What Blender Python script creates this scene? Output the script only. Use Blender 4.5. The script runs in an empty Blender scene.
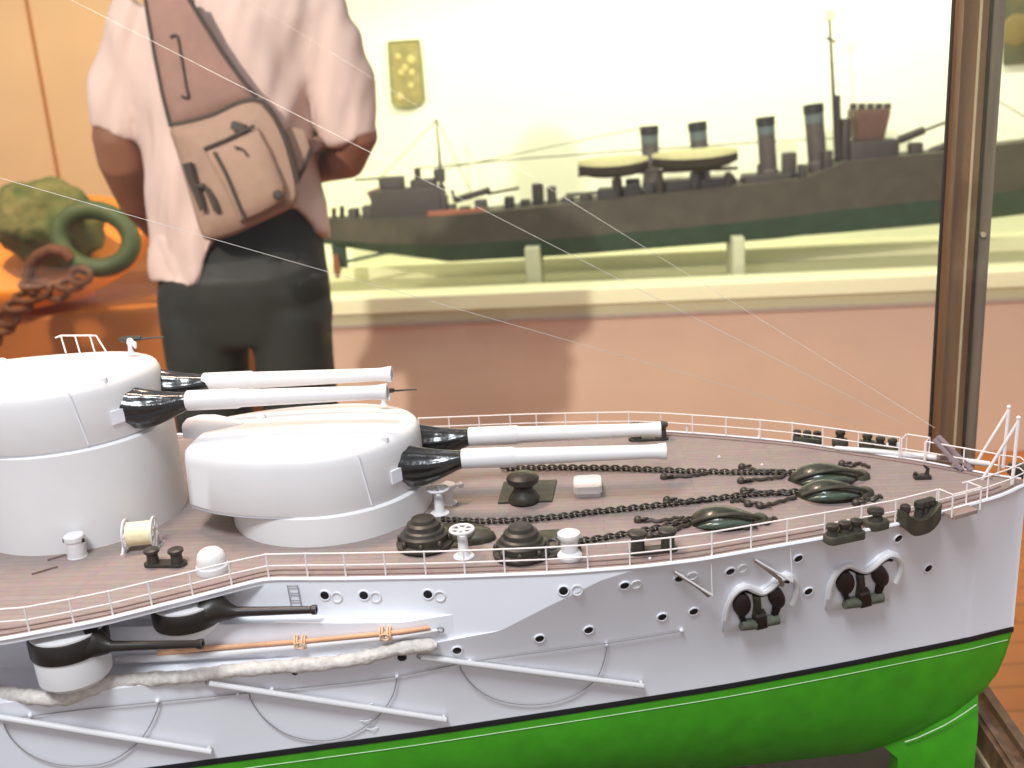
import bpy, bmesh, math, random
from mathutils import Vector, Matrix, noise
random.seed(7)
SC = bpy.context.scene
COL = SC.collection
PI = math.pi
rad = math.radians

# ---------------------------------------------------------------- camera
F_PX, PITCH, ROLL, CAM_Z = 1000.0, rad(15.8), rad(3.7), 1.2
cam_data = bpy.data.cameras.new('camera')
cam_data.sensor_width = 36.0
cam_data.lens = 36.0 * F_PX / 1024
cam_data.clip_start = 0.02
cam_data.dof.use_dof = True
cam_data.dof.focus_distance = 0.46
cam_data.dof.aperture_fstop = 15
cam = bpy.data.objects.new('camera', cam_data)
COL.objects.link(cam)
cam.matrix_world = (Matrix.Translation((0, 0, CAM_Z)) @ Matrix.Rotation(PI / 2 - PITCH, 4, 'X')
                    @ Matrix.Rotation(-ROLL, 4, 'Z'))
SC.camera = cam

# ---------------------------------------------------------------- light, world, exposure
SC.view_settings.view_transform = 'Standard'
SC.view_settings.look = 'None'
SC.view_settings.gamma = 1.0
SC.view_settings.exposure = 0.0
SC.view_settings.use_curve_mapping = False
world = bpy.data.worlds.new('room_ambient')
SC.world = world
world.use_nodes = True
world.node_tree.nodes['Background'].inputs[0].default_value = (0.96, 0.95, 1.0, 1)
world.node_tree.nodes['Background'].inputs[1].default_value = 0.50


def area(name, loc, target, size, power, color, size_y=None):
    d = bpy.data.lights.new(name, 'AREA')
    d.energy = power
    d.color = color
    d.size = size
    if size_y:
        d.shape = 'RECTANGLE'
        d.size_y = size_y
    o = bpy.data.objects.new(name, d)
    COL.objects.link(o)
    o.location = loc
    o.rotation_euler = (Vector(target) - Vector(loc)).to_track_quat('-Z', 'Y').to_euler()
    return o


def spot(name, loc, target, power, color, angle, blend=0.5, radius=0.05):
    d = bpy.data.lights.new(name, 'SPOT')
    d.energy = power
    d.color = color
    d.spot_size = rad(angle)
    d.spot_blend = blend
    d.shadow_soft_size = radius
    o = bpy.data.objects.new(name, d)
    COL.objects.link(o)
    o.location = loc
    o.rotation_euler = (Vector(target) - Vector(loc)).to_track_quat('-Z', 'Y').to_euler()
    return o


area('camera_side_light', (-0.25, -0.22, 2.10), (0.0, 0.45, 1.0), 0.30, 15.5, (0.87, 0.94, 1.0))  # cool unseen source above the camera, no window built
area('case_lamp', (-0.25, 0.62, 1.80), (-0.02, 0.45, 1.02), 0.30, 6.0, (1.0, 0.75, 0.58), 0.12)
area('destroyer_case_lamp', (0.75, 2.95, 2.15), (0.75, 3.75, 1.15), 2.6, 38, (1.0, 0.99, 0.74), 0.15)
spot('room_spot', (-1.37, -1.0, 2.67), (0.45, 3.1, 0.62), 560, (1.0, 0.92, 0.82), 40, 0.35, 0.05)
spot('exhibit_spot', (-1.6, 2.3, 2.6), (-1.75, 4.2, 0.75), 210, (1.0, 0.80, 0.55), 80, 0.7, 0.08)


# ---------------------------------------------------------------- pixel -> ray (1024x768 frame)
def ray(px, py):
    dx, dy = px - 512.0, py - 384.0
    u = dx * math.cos(ROLL) - dy * math.sin(ROLL)
    v = dx * math.sin(ROLL) + dy * math.cos(ROLL)
    x, z = u / F_PX, -v / F_PX
    c, s = math.cos(PITCH), math.sin(PITCH)
    return Vector((x, c + z * s, -s + z * c))


class Frame:
    """A place in the room with its own axes: x along, y away, z up."""
    def __init__(self, origin, yaw):
        self.o = Vector(origin)
        self.rz = -yaw
        self.m = Matrix.Translation(self.o) @ Matrix.Rotation(-yaw, 4, 'Z')
        self.i = self.m.inverted()
        self.c = self.i @ Vector((0, 0, CAM_Z))

    def d(self, px, py):
        return self.i.to_3x3() @ ray(px, py)

    def z(self, px, py, z=0.0):
        d = self.d(px, py)
        return self.c + d * ((z - self.c.z) / d.z)

    def y(self, px, py, y=0.0):
        d = self.d(px, py)
        return self.c + d * ((y - self.c.y) / d.y)

    def x(self, px, py, x=0.0):
        d = self.d(px, py)
        return self.c + d * ((x - self.c.x) / d.x)

    def px(self, p):
        q = self.m @ Vector(p) - Vector((0, 0, CAM_Z))
        c, s = math.cos(PITCH), math.sin(PITCH)
        f = q.y * c - q.z * s
        w = q.y * s + q.z * c
        u, v = F_PX * q.x / f, -F_PX * w / f
        return (512 + u * math.cos(ROLL) + v * math.sin(ROLL), 384 - u * math.sin(ROLL) + v * math.cos(ROLL))


# ---------------------------------------------------------------- materials
def lin(c):
    f = lambda v: v / 12.92 if v <= 0.04045 else ((v + 0.055) / 1.055) ** 2.4
    return tuple(f(v / 255.0) for v in c)


def mat(name, col, rough=0.5, metal=0.0, var=0.06, vscale=60.0, bump=0.0, bscale=200.0, col2=None, coat=0.0, spec=0.5):
    m = bpy.data.materials.new(name)
    m.use_nodes = True
    nt = m.node_tree
    b = nt.nodes['Principled BSDF']
    b.inputs['Roughness'].default_value = rough
    b.inputs['Metallic'].default_value = metal
    b.inputs['Specular IOR Level'].default_value = spec
    b.inputs['Coat Weight'].default_value = coat
    c = lin(col)
    tc = nt.nodes.new('ShaderNodeTexCoord')
    nz = nt.nodes.new('ShaderNodeTexNoise')
    nz.inputs['Scale'].default_value = vscale
    nz.inputs['Detail'].default_value = 4
    nt.links.new(tc.outputs['Object'], nz.inputs['Vector'])
    r = nt.nodes.new('ShaderNodeValToRGB')
    r.color_ramp.elements[0].position = 0.3
    r.color_ramp.elements[1].position = 0.7
    if col2:
        c2 = lin(col2)
        r.color_ramp.elements[0].color = (*c, 1)
        r.color_ramp.elements[1].color = (*c2, 1)
    else:
        r.color_ramp.elements[0].color = (*[v * (1 - var) for v in c], 1)
        r.color_ramp.elements[1].color = (*[min(1, v * (1 + var)) for v in c], 1)
    nt.links.new(nz.outputs['Fac'], r.inputs['Fac'])
    nt.links.new(r.outputs['Color'], b.inputs['Base Color'])
    if bump:
        n2 = nt.nodes.new('ShaderNodeTexNoise')
        n2.inputs['Scale'].default_value = bscale
        n2.inputs['Detail'].default_value = 3
        nt.links.new(tc.outputs['Object'], n2.inputs['Vector'])
        bp = nt.nodes.new('ShaderNodeBump')
        bp.inputs['Strength'].default_value = bump
        bp.inputs['Distance'].default_value = 0.3 / bscale
        nt.links.new(n2.outputs['Fac'], bp.inputs['Height'])
        nt.links.new(bp.outputs['Normal'], b.inputs['Normal'])
    return m


def plank_mat(name, ca, cb, gap, width, length, rough=0.55, rot=0.0):
    m = bpy.data.materials.new(name)
    m.use_nodes = True
    nt = m.node_tree
    b = nt.nodes['Principled BSDF']
    b.inputs['Roughness'].default_value = rough
    tc = nt.nodes.new('ShaderNodeTexCoord')
    mp = nt.nodes.new('ShaderNodeMapping')
    mp.inputs['Rotation'].default_value = (0, 0, rot)
    nt.links.new(tc.outputs['Object'], mp.inputs['Vector'])
    br = nt.nodes.new('ShaderNodeTexBrick')
    br.inputs['Scale'].default_value = 1.0
    br.inputs['Brick Width'].default_value = length
    br.inputs['Row Height'].default_value = width
    br.inputs['Mortar Size'].default_value = width * 0.045
    br.inputs['Color1'].default_value = (*lin(ca), 1)
    br.inputs['Color2'].default_value = (*lin(cb), 1)
    br.inputs['Mortar'].default_value = (*lin(gap), 1)
    nt.links.new(mp.outputs['Vector'], br.inputs['Vector'])
    nz = nt.nodes.new('ShaderNodeTexNoise')
    nz.inputs['Scale'].default_value = 0.9 / width
    nz.inputs['Detail'].default_value = 6
    nt.links.new(tc.outputs['Object'], nz.inputs['Vector'])
    mx = nt.nodes.new('ShaderNodeMix')
    mx.data_type = 'RGBA'
    mx.blend_type = 'OVERLAY'
    mx.inputs[0].default_value = 0.22
    nt.links.new(br.outputs['Color'], mx.inputs[6])
    nt.links.new(nz.outputs['Color'], mx.inputs[7])
    nt.links.new(mx.outputs[2], b.inputs['Base Color'])
    return m


def wood_mat(name, ca, cb, scale=14.0, rough=0.4):
    m = bpy.data.materials.new(name)
    m.use_nodes = True
    nt = m.node_tree
    b = nt.nodes['Principled BSDF']
    b.inputs['Roughness'].default_value = rough
    tc = nt.nodes.new('ShaderNodeTexCoord')
    mp = nt.nodes.new('ShaderNodeMapping')
    mp.inputs['Scale'].default_value = (scale * 8, scale * 8, scale * 0.5)
    nz = nt.nodes.new('ShaderNodeTexNoise')
    nz.inputs['Scale'].default_value = 1.0
    nz.inputs['Detail'].default_value = 5
    r = nt.nodes.new('ShaderNodeValToRGB')
    r.color_ramp.elements[0].position = 0.35
    r.color_ramp.elements[1].position = 0.65
    r.color_ramp.elements[0].color = (*lin(ca), 1)
    r.color_ramp.elements[1].color = (*lin(cb), 1)
    nt.links.new(tc.outputs['Object'], mp.inputs['Vector'])
    nt.links.new(mp.outputs['Vector'], nz.inputs['Vector'])
    nt.links.new(nz.outputs['Fac'], r.inputs['Fac'])
    nt.links.new(r.outputs['Color'], b.inputs['Base Color'])
    return m


def glass_mat():
    m = bpy.data.materials.new('pane_glass')
    m.use_nodes = True
    nt = m.node_tree
    nt.nodes.clear()
    out = nt.nodes.new('ShaderNodeOutputMaterial')
    tr = nt.nodes.new('ShaderNodeBsdfTransparent')
    tr.inputs[0].default_value = (0.985, 0.99, 0.985, 1)
    gl = nt.nodes.new('ShaderNodeBsdfGlossy')
    gl.inputs['Roughness'].default_value = 0.02
    mx = nt.nodes.new('ShaderNodeMixShader')
    mx.inputs[0].default_value = 0.018
    nt.links.new(tr.outputs[0], mx.inputs[1])
    nt.links.new(gl.outputs[0], mx.inputs[2])
    nt.links.new(mx.outputs[0], out.inputs[0])
    return m


M = dict(
    white=mat('ship_white', (226, 223, 222), 0.42, var=0.015),
    white_rail=mat('rail_white', (240, 230, 226), 0.5, var=0.02),
    hull=mat('hull_white', (238, 238, 243), 0.42, var=0.02, vscale=25),
    green=mat('antifouling_green', (70, 164, 30), 0.45, var=0.12, vscale=90),
    black=mat('waterline_black', (22, 20, 22), 0.5),
    hole=mat('porthole_black', (18, 17, 20), 0.35),
    leather=mat('blast_bag_black', (30, 29, 28), 0.22, var=0.3, vscale=300, bump=0.25, bscale=500, coat=0.5),
    gunblack=mat('casemate_gun_black', (40, 34, 30), 0.38, var=0.25, vscale=200),
    iron=mat('fitting_iron', (54, 50, 42), 0.42, var=0.35, vscale=260, bump=0.2, bscale=700),
    irongreen=mat('plate_dark_green', (66, 64, 50), 0.5, var=0.3, vscale=200, bump=0.2, bscale=600),
    chain=mat('chain_iron', (62, 54, 44), 0.45, var=0.35, vscale=400),
    hoodgreen=mat('hawse_hood_green', (46, 47, 35), 0.36, var=0.4, vscale=260, bump=0.35, bscale=420, coat=0.3),
    lipgreen=mat('hawse_lip_green', (66, 80, 68), 0.25, var=0.2, vscale=300, coat=0.4),
    fluke=mat('anchor_fluke_black', (38, 26, 26), 0.5, var=0.25, vscale=300),
    crown=mat('anchor_crown_grey', (92, 94, 82), 0.4, var=0.2, vscale=300),
    deck=plank_mat('deck_planks', (148, 132, 126), (141, 126, 121), (126, 110, 105), 0.0042, 0.09),
    margin=mat('margin_plank', (126, 104, 98), 0.6, var=0.1, vscale=150),
    cream=mat('rope_cream', (240, 226, 186), 0.7, var=0.08, vscale=400, bump=0.4, bscale=900),
    net=mat('torpedo_net_white', (214, 206, 198), 0.8, var=0.16, vscale=420, bump=1.0, bscale=520),
    spar=mat('spar_wood', (224, 168, 128), 0.55, var=0.08, vscale=200),
    lashing=mat('lashing_tan', (232, 196, 160), 0.7, var=0.1, vscale=500),
    wire=mat('wire_grey', (150, 146, 146), 0.5),
    stay=mat('stay_white', (190, 186, 180), 0.5),
    platform=mat('platform_brown', (150, 130, 120), 0.6),
    plankgrey=mat('gangplank_mauve', (142, 124, 128), 0.6),
    casewood=wood_mat('case_wood', (98, 70, 48), (134, 100, 72), 14),
    casewood2=wood_mat('case_wood_pale', (104, 88, 74), (140, 124, 106), 14),
    groove=mat('case_groove_dark', (40, 30, 24), 0.6),
    putty=mat('putty_line', (196, 176, 140), 0.6),
    casefloor=mat('case_floor_brown', (92, 76, 62), 0.6, var=0.12),
    pane=glass_mat(),
    floor=plank_mat('room_floor_planks', (186, 112, 54), (172, 100, 46), (140, 80, 38), 0.08, 1.1, 0.5),
    wall=mat('room_wall_cream', (238, 204, 158), 0.8, var=0.05, vscale=2.5),
    pink=mat('lower_wall_pink', (214, 184, 162), 0.75, var=0.04, vscale=3),
    casewall=mat('case_back_cream', (250, 250, 222), 0.8, var=0.01),
    ledge=mat('case_ledge_cream', (244, 240, 200), 0.6, var=0.02),
    casebed=mat('case_bed_shade_grey', (196, 192, 156), 0.7, var=0.03),  # greyer than the ledges: the hull's shadow on the bed is in this colour
    block=mat('support_block_cream', (188, 186, 158), 0.7),
    dhull=mat('destroyer_grey_brown', (72, 66, 56), 0.6, var=0.16, vscale=18),
    dgreen=mat('destroyer_green', (52, 70, 58), 0.6, var=0.16, vscale=18),
    ddark=mat('destroyer_dark', (58, 52, 48), 0.55, var=0.15, vscale=40),
    dfunnel=mat('funnel_grey', (82, 74, 72), 0.55, var=0.12, vscale=40),
    dband=mat('funnel_band_blue', (92, 102, 104), 0.5),
    dcap=mat('funnel_cap_black', (44, 42, 42), 0.5),
    dyellow=mat('boat_cover_cream', (172, 166, 122), 0.7),
    dred=mat('boat_red_brown', (156, 92, 66), 0.6),
    plaque=mat('plaque_olive', (150, 140, 82), 0.6, var=0.2, vscale=25),
    plaquelight=mat('plaque_relief_cream', (196, 182, 116), 0.6),
    picture=mat('picture_dark_olive', (92, 84, 52), 0.6, vscale=14, col2=(70, 74, 48)),
    orange=mat('stand_orange', (255, 150, 56), 0.6, var=0.05),
    moss=mat('encrusted_green', (66, 82, 34), 0.85, vscale=16, col2=(128, 118, 70), bump=0.6, bscale=60),
    ringgreen=mat('ring_green', (70, 84, 44), 0.6, var=0.2, vscale=20),
    rust=mat('chain_rust', (104, 58, 28), 0.7, var=0.25, vscale=40),
    skin=mat('skin', (132, 86, 62), 0.55, var=0.08, vscale=30),
    hair=mat('hair_dark', (34, 26, 22), 0.6, var=0.2, vscale=120),
    shirt=mat('shirt_white_cotton', (204, 178, 168), 0.85, var=0.03, vscale=12),
    trousers=mat('trousers_dark', (31, 34, 30), 0.85, var=0.15, vscale=40),
    shoe=mat('shoe_black', (24, 22, 20), 0.4),
    bag=mat('bag_taupe', (146, 112, 100), 0.8, var=0.06, vscale=60),
    bagpocket=mat('bag_pocket_tan', (156, 126, 108), 0.8, var=0.06, vscale=60),
    piping=mat('bag_piping_dark', (62, 52, 44), 0.7),
)


# ---------------------------------------------------------------- mesh builder
def frame_of(direction):
    d = Vector(direction).normalized()
    a = Vector((0, 0, 1)) if abs(d.z) < 0.95 else Vector((1, 0, 0))
    x = a.cross(d).normalized()
    return x, d.cross(x).normalized(), d


class MB:
    def __init__(self):
        self.v, self.f = [], []

    def add(self, vs, fs):
        n = len(self.v)
        self.v += [Vector(p) for p in vs]
        self.f += [tuple(i + n for i in f) for f in fs]
        return self

    def box(self, c, s, rot=None, taper=1.0):
        c = Vector(c)
        vs = []
        for z in (-.5, .5):
            k = taper if z > 0 else 1.0
            for x, y in ((-.5, -.5), (.5, -.5), (.5, .5), (-.5, .5)):
                p = Vector((x * s[0] * k, y * s[1] * k, z * s[2]))
                vs.append(c + (rot @ p if rot else p))
        return self.add(vs, [(3, 2, 1, 0), (4, 5, 6, 7), (0, 1, 5, 4), (1, 2, 6, 5), (2, 3, 7, 6), (3, 0, 4, 7)])

    def rbox(self, c, s, r, rot=None, n=4):
        """box with rounded vertical edges and a chamfered top"""
        pts = []
        for cx, cy, a0 in ((1, 1, 0), (-1, 1, 90), (-1, -1, 180), (1, -1, 270)):
            for k in range(n + 1):
                a = rad(a0 + 90 * k / n)
                pts.append((cx * (s[0] / 2 - r) + r * math.cos(a), cy * (s[1] / 2 - r) + r * math.sin(a)))
        ch = min(r, s[2] * 0.3) * 0.7
        rings = []
        for z, k in ((-s[2] / 2, 1), (s[2] / 2 - ch, 1), (s[2] / 2 - ch * .3, 1 - ch * .6 / max(s[0], s[1])), (s[2] / 2, 1 - ch * 2 / max(s[0], s[1]))):
            rings.append([Vector(c) + ((rot @ Vector((x * k, y * k, z))) if rot else Vector((x * k, y * k, z))) for x, y in pts])
        return self.loft(rings)

    def loft(self, rings, caps=True, close=True, loop=False):
        n = len(rings[0])
        vs = [p for r in rings for p in r]
        fs = []
        R = len(rings)
        for i in range(R if loop else R - 1):
            a, b = i * n, ((i + 1) % R) * n
            for k in range(n if close else n - 1):
                k2 = (k + 1) % n
                fs.append((a + k, a + k2, b + k2, b + k))
        if caps and not loop:
            fs.append(tuple(range(n - 1, -1, -1)))
            fs.append(tuple((R - 1) * n + k for k in range(n)))
        return self.add(vs, fs)

    def tube(self, pts, r, n=8, caps=True, loop=False):
        pts = [Vector(p) for p in pts]
        rs = r if isinstance(r, (list, tuple)) else [r] * len(pts)
        rings = []
        prev = None
        for i, p in enumerate(pts):
            if loop:
                d = pts[(i + 1) % len(pts)] - pts[i - 1]
            else:
                d = pts[min(i + 1, len(pts) - 1)] - pts[max(i - 1, 0)]
            d.normalize()
            if prev is None:
                x, y, _ = frame_of(d)
            else:
                x = (prev - d * prev.dot(d)).normalized()
                y = d.cross(x)
            prev = x
            rings.append([p + (x * math.cos(2 * PI * k / n) + y * math.sin(2 * PI * k / n)) * rs[i] for k in range(n)])
        return self.loft(rings, caps, True, loop)

    def cyl(self, a, b, r0, r1=None, n=20):
        return self.tube([a, b], [r0, r0 if r1 is None else r1], n)

    def lathe(self, prof, c=(0, 0, 0), n=28, axis=(0, 0, 1), sx=1.0, sy=1.0):
        c = Vector(c)
        if tuple(axis) == (0, 0, 1):
            x, y, d = Vector((1, 0, 0)), Vector((0, 1, 0)), Vector((0, 0, 1))
        else:
            x, y, d = frame_of(axis)
        rings = [[c + d * z + x * (max(r, 1e-6) * math.cos(2 * PI * k / n) * sx) + y * (max(r, 1e-6) * math.sin(2 * PI * k / n) * sy) for k in range(n)] for r, z in prof]
        return self.loft(rings)

    def ball(self, c, r, n=14, m=9, rot=None):
        c = Vector(c)
        r = (r, r, r) if not isinstance(r, (tuple, list)) else r
        rings = []
        for i in range(m + 1):
            a = -PI / 2 + PI * i / m
            q = max(math.cos(a), 0.02)
            rr = []
            for k in range(n):
                p = Vector((r[0] * q * math.cos(2 * PI * k / n), r[1] * q * math.sin(2 * PI * k / n), r[2] * math.sin(a)))
                rr.append(c + (rot @ p if rot else p))
            rings.append(rr)
        return self.loft(rings)

    def torus(self, c, R, r, n=24, m=8, axis=(0, 0, 1), sx=1.0, sy=1.0):
        x, y, d = frame_of(axis)
        c = Vector(c)
        return self.tube([c + x * (R * sx * math.cos(2 * PI * k / n)) + y * (R * sy * math.sin(2 * PI * k / n)) for k in range(n)], r, m, False, True)

    def prism(self, pts, z0, z1):
        return self.loft([[Vector((x, y, z0)) for x, y in pts], [Vector((x, y, z1)) for x, y in pts]])

    def build(self, name, material, parent=None, smooth=40, loc=None):
        me = bpy.data.meshes.new(name)
        me.from_pydata([tuple(p) for p in self.v], [], self.f)
        me.update()
        bm = bmesh.new()
        bm.from_mesh(me)
        bmesh.ops.recalc_face_normals(bm, faces=bm.faces)
        bm.to_mesh(me)
        bm.free()
        me.materials.append(material)
        if smooth:
            me.polygons.foreach_set('use_smooth', [True] * len(me.polygons))
            me.set_sharp_from_angle(angle=rad(smooth))
        o = bpy.data.objects.new(name, me)
        COL.objects.link(o)
        if parent:
            o.parent = parent
        if loc:
            o.location = loc
        return o


def tag(o, label, cat, group=None):
    o['label'] = label
    o['category'] = cat
    if group:
        o['group'] = group
    return o


def thing(name, label, cat, fr=None, loc=None, group=None):
    o = bpy.data.objects.new(name, None)
    o.empty_display_size = 0.05
    COL.objects.link(o)
    if fr:
        o.location = fr.o
        o.rotation_euler = (0, 0, fr.rz)
    if loc:
        o.location = loc
    return tag(o, label, cat, group)


def struct(o):
    o['kind'] = 'structure'
    return o


def lerp(tab, x):
    if x <= tab[0][0]:
        return tab[0][1]
    for (a, fa), (b, fb) in zip(tab, tab[1:]):
        if x <= b:
            return fa + (fb - fa) * (x - a) / (b - a)
    return tab[-1][1]


def smoothtab(tab, x, w=0.008):
    return (lerp(tab, x - w) + 2 * lerp(tab, x) + lerp(tab, x + w)) / 4


# ================================================================ ROOM
struct(MB().box((0.4, 2.5, -0.02), (9, 9, 0.04)).build('floor', M['floor']))
D_YAW = rad(6.8)
DF = Frame(Vector((0, 0, CAM_Z)) + ray(600, 294) * (3.2 / ray(600, 294).y), D_YAW)   # front edge of the lit case
LEDGE_Z = DF.o.z
W_BACK = 0.72
x_left = DF.y(262, 300, 0).x
# the pink wall under the lit case and the lit recess above it
struct(MB().box((x_left / 2 + 1.2, 0.06, -(LEDGE_Z + 0.082) / 2), (2.4 - x_left, 0.10, LEDGE_Z - 0.082), None).build('wall_front', M['pink'], loc=None))
wf = bpy.data.objects['wall_front']
wf.location, wf.rotation_euler = DF.o, (0, 0, DF.rz)
dc = thing('lit_display_case', 'long bright lit display case in the wall holding the dark destroyer model', 'display case', DF)
MB().box((x_left / 2 + 1.2, W_BACK + 0.03, 0.75), (2.4 - x_left, 0.06, 1.7)).build('back_panel', M['casewall'], dc)
MB().box((x_left / 2 + 1.2, W_BACK / 2, -0.045), (2.4 - x_left, W_BACK, 0.05)).build('case_bed', M['casebed'], dc)
MB().rbox((x_left / 2 + 1.2, 0.06, -0.005), (2.4 - x_left, 0.15, 0.05), 0.008).build('front_ledge', M['ledge'], dc)
MB().box((x_left / 2 + 1.2, W_BACK - 0.06, 0.005), (2.4 - x_left, 0.12, 0.05)).build('rear_ledge', M['ledge'], dc)
MB().box((x_left / 2 + 1.2, 0.003, -0.075), (2.4 - x_left, 0.012, 0.012)).build('shadow_bead', mat('bead_grey', (178, 160, 148), .7), dc)
MB().box((x_left - 0.02, W_BACK / 2, 0.75), (0.04, W_BACK + 0.1, 1.7)).build('end_panel', M['casewall'], dc)

wl = MB().box((-2.6, 4.9, 1.4), (4.4, 0.1, 2.8)).build('wall_left', M['wall'])
struct(wl)
seam_x = (ray(42, 90) * (4.84 / ray(42, 90).y)).x
struct(MB().box((seam_x, 4.845, 1.4), (0.012, 0.012, 2.8)).build('trim_1', M['groove'] if False else mat('wall_seam', (190, 130, 80), 0.8)))

# plaque and dark picture on the bright back wall
def on_back(px, py, d=0.0):
    return DF.y(px, py, W_BACK - d)

pts_top = [(388, 42), (420, 41)]
side = [(424, 100)]
outline = [(388, 42), (419, 40), (421, 62), (424, 100), (418, 105), (406, 108), (396, 107), (392, 102), (390, 70)]
pq = MB()
pq.loft([[on_back(x, y, 0.02) for x, y in outline], [on_back(x, y, 0.0) for x, y in outline]])
plaque = pq.build('wall_plaque', M['plaque'])
plaque.location, plaque.rotation_euler = DF.o, (0, 0, DF.rz)
tag(plaque, 'small olive plaque with rounded bottom on bright case wall beside the person', 'plaque')
for cx, cy, r in ((401, 73, 3.2), (405, 68, 3.0), (411, 60, 4.0), (412, 73, 3.2), (398, 57, 3.0), (411, 86, 3.0), (400, 97, 3.5)):
    c = on_back(cx, cy, 0.021)
    MB().ball(c, (r * 0.0042, 0.006, r * 0.0048), 12, 7).build('relief_figure', M['plaquelight'], plaque)
MB().tube([on_back(x, y, 0.021) for x, y in outline], 0.004, 6, False, True).build('plaque_rim', mat('plaque_rim', (128, 132, 84), 0.6), plaque)

pic = MB().loft([[on_back(x, y, 0.03) for x, y in ((1001, -40), (1075, -44), (1078, 58), (1003, 64))], [on_back(x, y, 0.0) for x, y in ((1001, -40), (1075, -44), (1078, 58), (1003, 64))]]).build('dark_picture', M['picture'])
pic.location, pic.rotation_euler = DF.o, (0, 0, DF.rz)
tag(pic, 'dark olive picture on the bright case wall right of the wooden post', 'picture')
MB().ball(on_back(1016, 30, 0.03), (0.05, 0.004, 0.055), 14, 8).build('yellow_patch', mat('picture_ochre', (116, 100, 54), 0.7), pic)

# ================================================================ DESTROYER MODEL IN THE LIT CASE
DC = 0.36           # centre line of the destroyer, away from the case front
ds = thing('destroyer_model', 'dark four-funnel destroyer ship model on cream blocks in the lit case', 'ship model', DF)
dp = lambda px, py, dy=0.0: DF.y(px, py, DC + dy)
top_px = [(322, 218), (380, 216), (450, 213), (560, 202), (700, 186), (775, 179), (800, 176), (840, 160), (900, 154), (945, 150), (1024, 140), (1150, 118)]
mid_px = [(322, 238), (380, 240), (450, 241), (560, 234), (700, 222), (775, 214), (800, 211), (840, 206), (900, 200), (945, 196), (1024, 187), (1150, 170)]
bot_px = [(322, 243), (380, 252), (450, 261), (560, 255), (700, 244), (775, 238), (800, 235), (840, 232), (900, 227), (945, 223), (1024, 214), (1150, 196)]


def dsec(i, lo, hi):
    t, m, b = dp(*top_px[i]), dp(*mid_px[i]), dp(*bot_px[i])
    hw = [0.035, 0.075, 0.10, 0.11, 0.11, 0.105, 0.10, 0.10, 0.09, 0.08, 0.06, 0.012][i]
    if lo == 'top':
        return [(m.x, m.y - hw, m.z), (t.x, t.y - hw * 1.02, t.z), (t.x, t.y + hw * 1.02, t.z), (m.x, m.y + hw, m.z)]
    return [(m.x, m.y - hw, m.z), (m.x, m.y + hw, m.z), (b.x, b.y + hw * .72, b.z + .012), (b.x, b.y + hw * .2, b.z), (b.x, b.y - hw * .2, b.z), (b.x, b.y - hw * .72, b.z + .012)]


MB().loft([[Vector(p) for p in dsec(i, 'top', 0)] for i in range(12)]).build('upper_hull', M['dhull'], ds, 30)
MB().loft([[Vector(p) for p in dsec(i, 'low', 0)] for i in range(12)]).build('lower_hull', M['dgreen'], ds, 30)


def dtube(pxs, r, name, m, parent=ds, dy=0.0):
    return MB().tube([dp(x, y, dy) for x, y in pxs], r, 8).build(name, m, parent)


def dblock(px0, py0, px1, py1, w, name, m, parent=ds, dy=0.0, taper=1.0, r=0.008):
    a, b = dp(px0, py1, dy), dp(px1, py0, dy)
    return MB().rbox(((a.x + b.x) / 2, DC + dy, (a.z + b.z) / 2), (abs(b.x - a.x), w, abs(b.z - a.z)), min(r, abs(b.x - a.x) * .3, w * .3)).build(name, m, parent)


for (tx, ty, bx, by, w) in ((649, 126, 652, 188, 17), (697, 122, 703, 186, 17), (765, 117, 769, 178, 17), (813, 104, 818, 170, 18)):
    a, b = dp(tx, ty), dp(bx, by)
    r = w * 0.0034 / 2 * 1.03
    d = (a - b)
    L = d.length
    fn = MB().lathe([(r * 1.12, 0), (r * 1.12, L * .12), (r, L * .14), (r, L * .72)], b, 20, d).build('funnel', M['dfunnel'], ds)
    MB().lathe([(r * 1.01, L * .72), (r * 1.03, L * .72), (r * 1.03, L * .86), (r * 1.01, L * .86)], b, 20, d).build('funnel_band', M['dband'], fn)
    MB().lathe([(r * 1.0, L * .86), (r * 1.1, L * .87), (r * 1.1, L), (r * .85, L), (r * .85, L * .93), (0.001, L * .92)], b, 20, d).build('funnel_cap', M['dcap'], fn)
# masts
fm = dtube([(829, 12), (833, 85), (837, 172)], [0.004, 0.006, 0.008], 'foremast', M['ddark'])
dblock(826, 9, 834, 21, 0.03, 'masthead_lantern', M['block'], fm)
dtube([(838, 95), (840, 168)], 0.008, 'signal_post', M['ddark'])
dtube([(826, 38), (836, 42)], 0.004, 'crosstree', M['ddark'], fm)
am = dtube([(436, 118), (439, 150), (442, 192)], [0.003, 0.004, 0.008], 'aftermast', M['ddark'])
dblock(435, 168, 444, 182, 0.05, 'mast_box', M['ddark'], am)
# bridge and forecastle gun
dblock(846, 138, 895, 166, 0.13, 'bridge_lower', M['ddark'])
a, b = dp(852, 140), dp(884, 108)
br = MB()
cx, cz0, cz1 = (a.x + b.x) / 2, a.z, b.z
hw = abs(b.x - a.x) / 2
br.loft([[Vector((cx + sx * hw * .82, DC + sy * .055, cz0)) for sx, sy in ((-1, -1), (1, -1), (1, 1), (-1, 1))], [Vector((cx + sx * hw * 1.05, DC + sy * .075, cz1 - .02)) for sx, sy in ((-1, -1), (1, -1), (1, 1), (-1, 1))], [Vector((cx + sx * hw * 1.05, DC + sy * .075, cz1)) for sx, sy in ((-1, -1), (1, -1), (1, 1), (-1, 1))]])
bo = br.build('bridge_upper', mat('bridge_brown', (104, 78, 70), 0.6, var=.15, vscale=40), ds)
for k in range(5):
    q = dp(851 + k * 8.5, 108)
    MB().rbox((q.x, DC - .03, q.z + .006), (.02, .03, .02), .004).build('bridge_locker', M['ddark'], bo)
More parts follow.
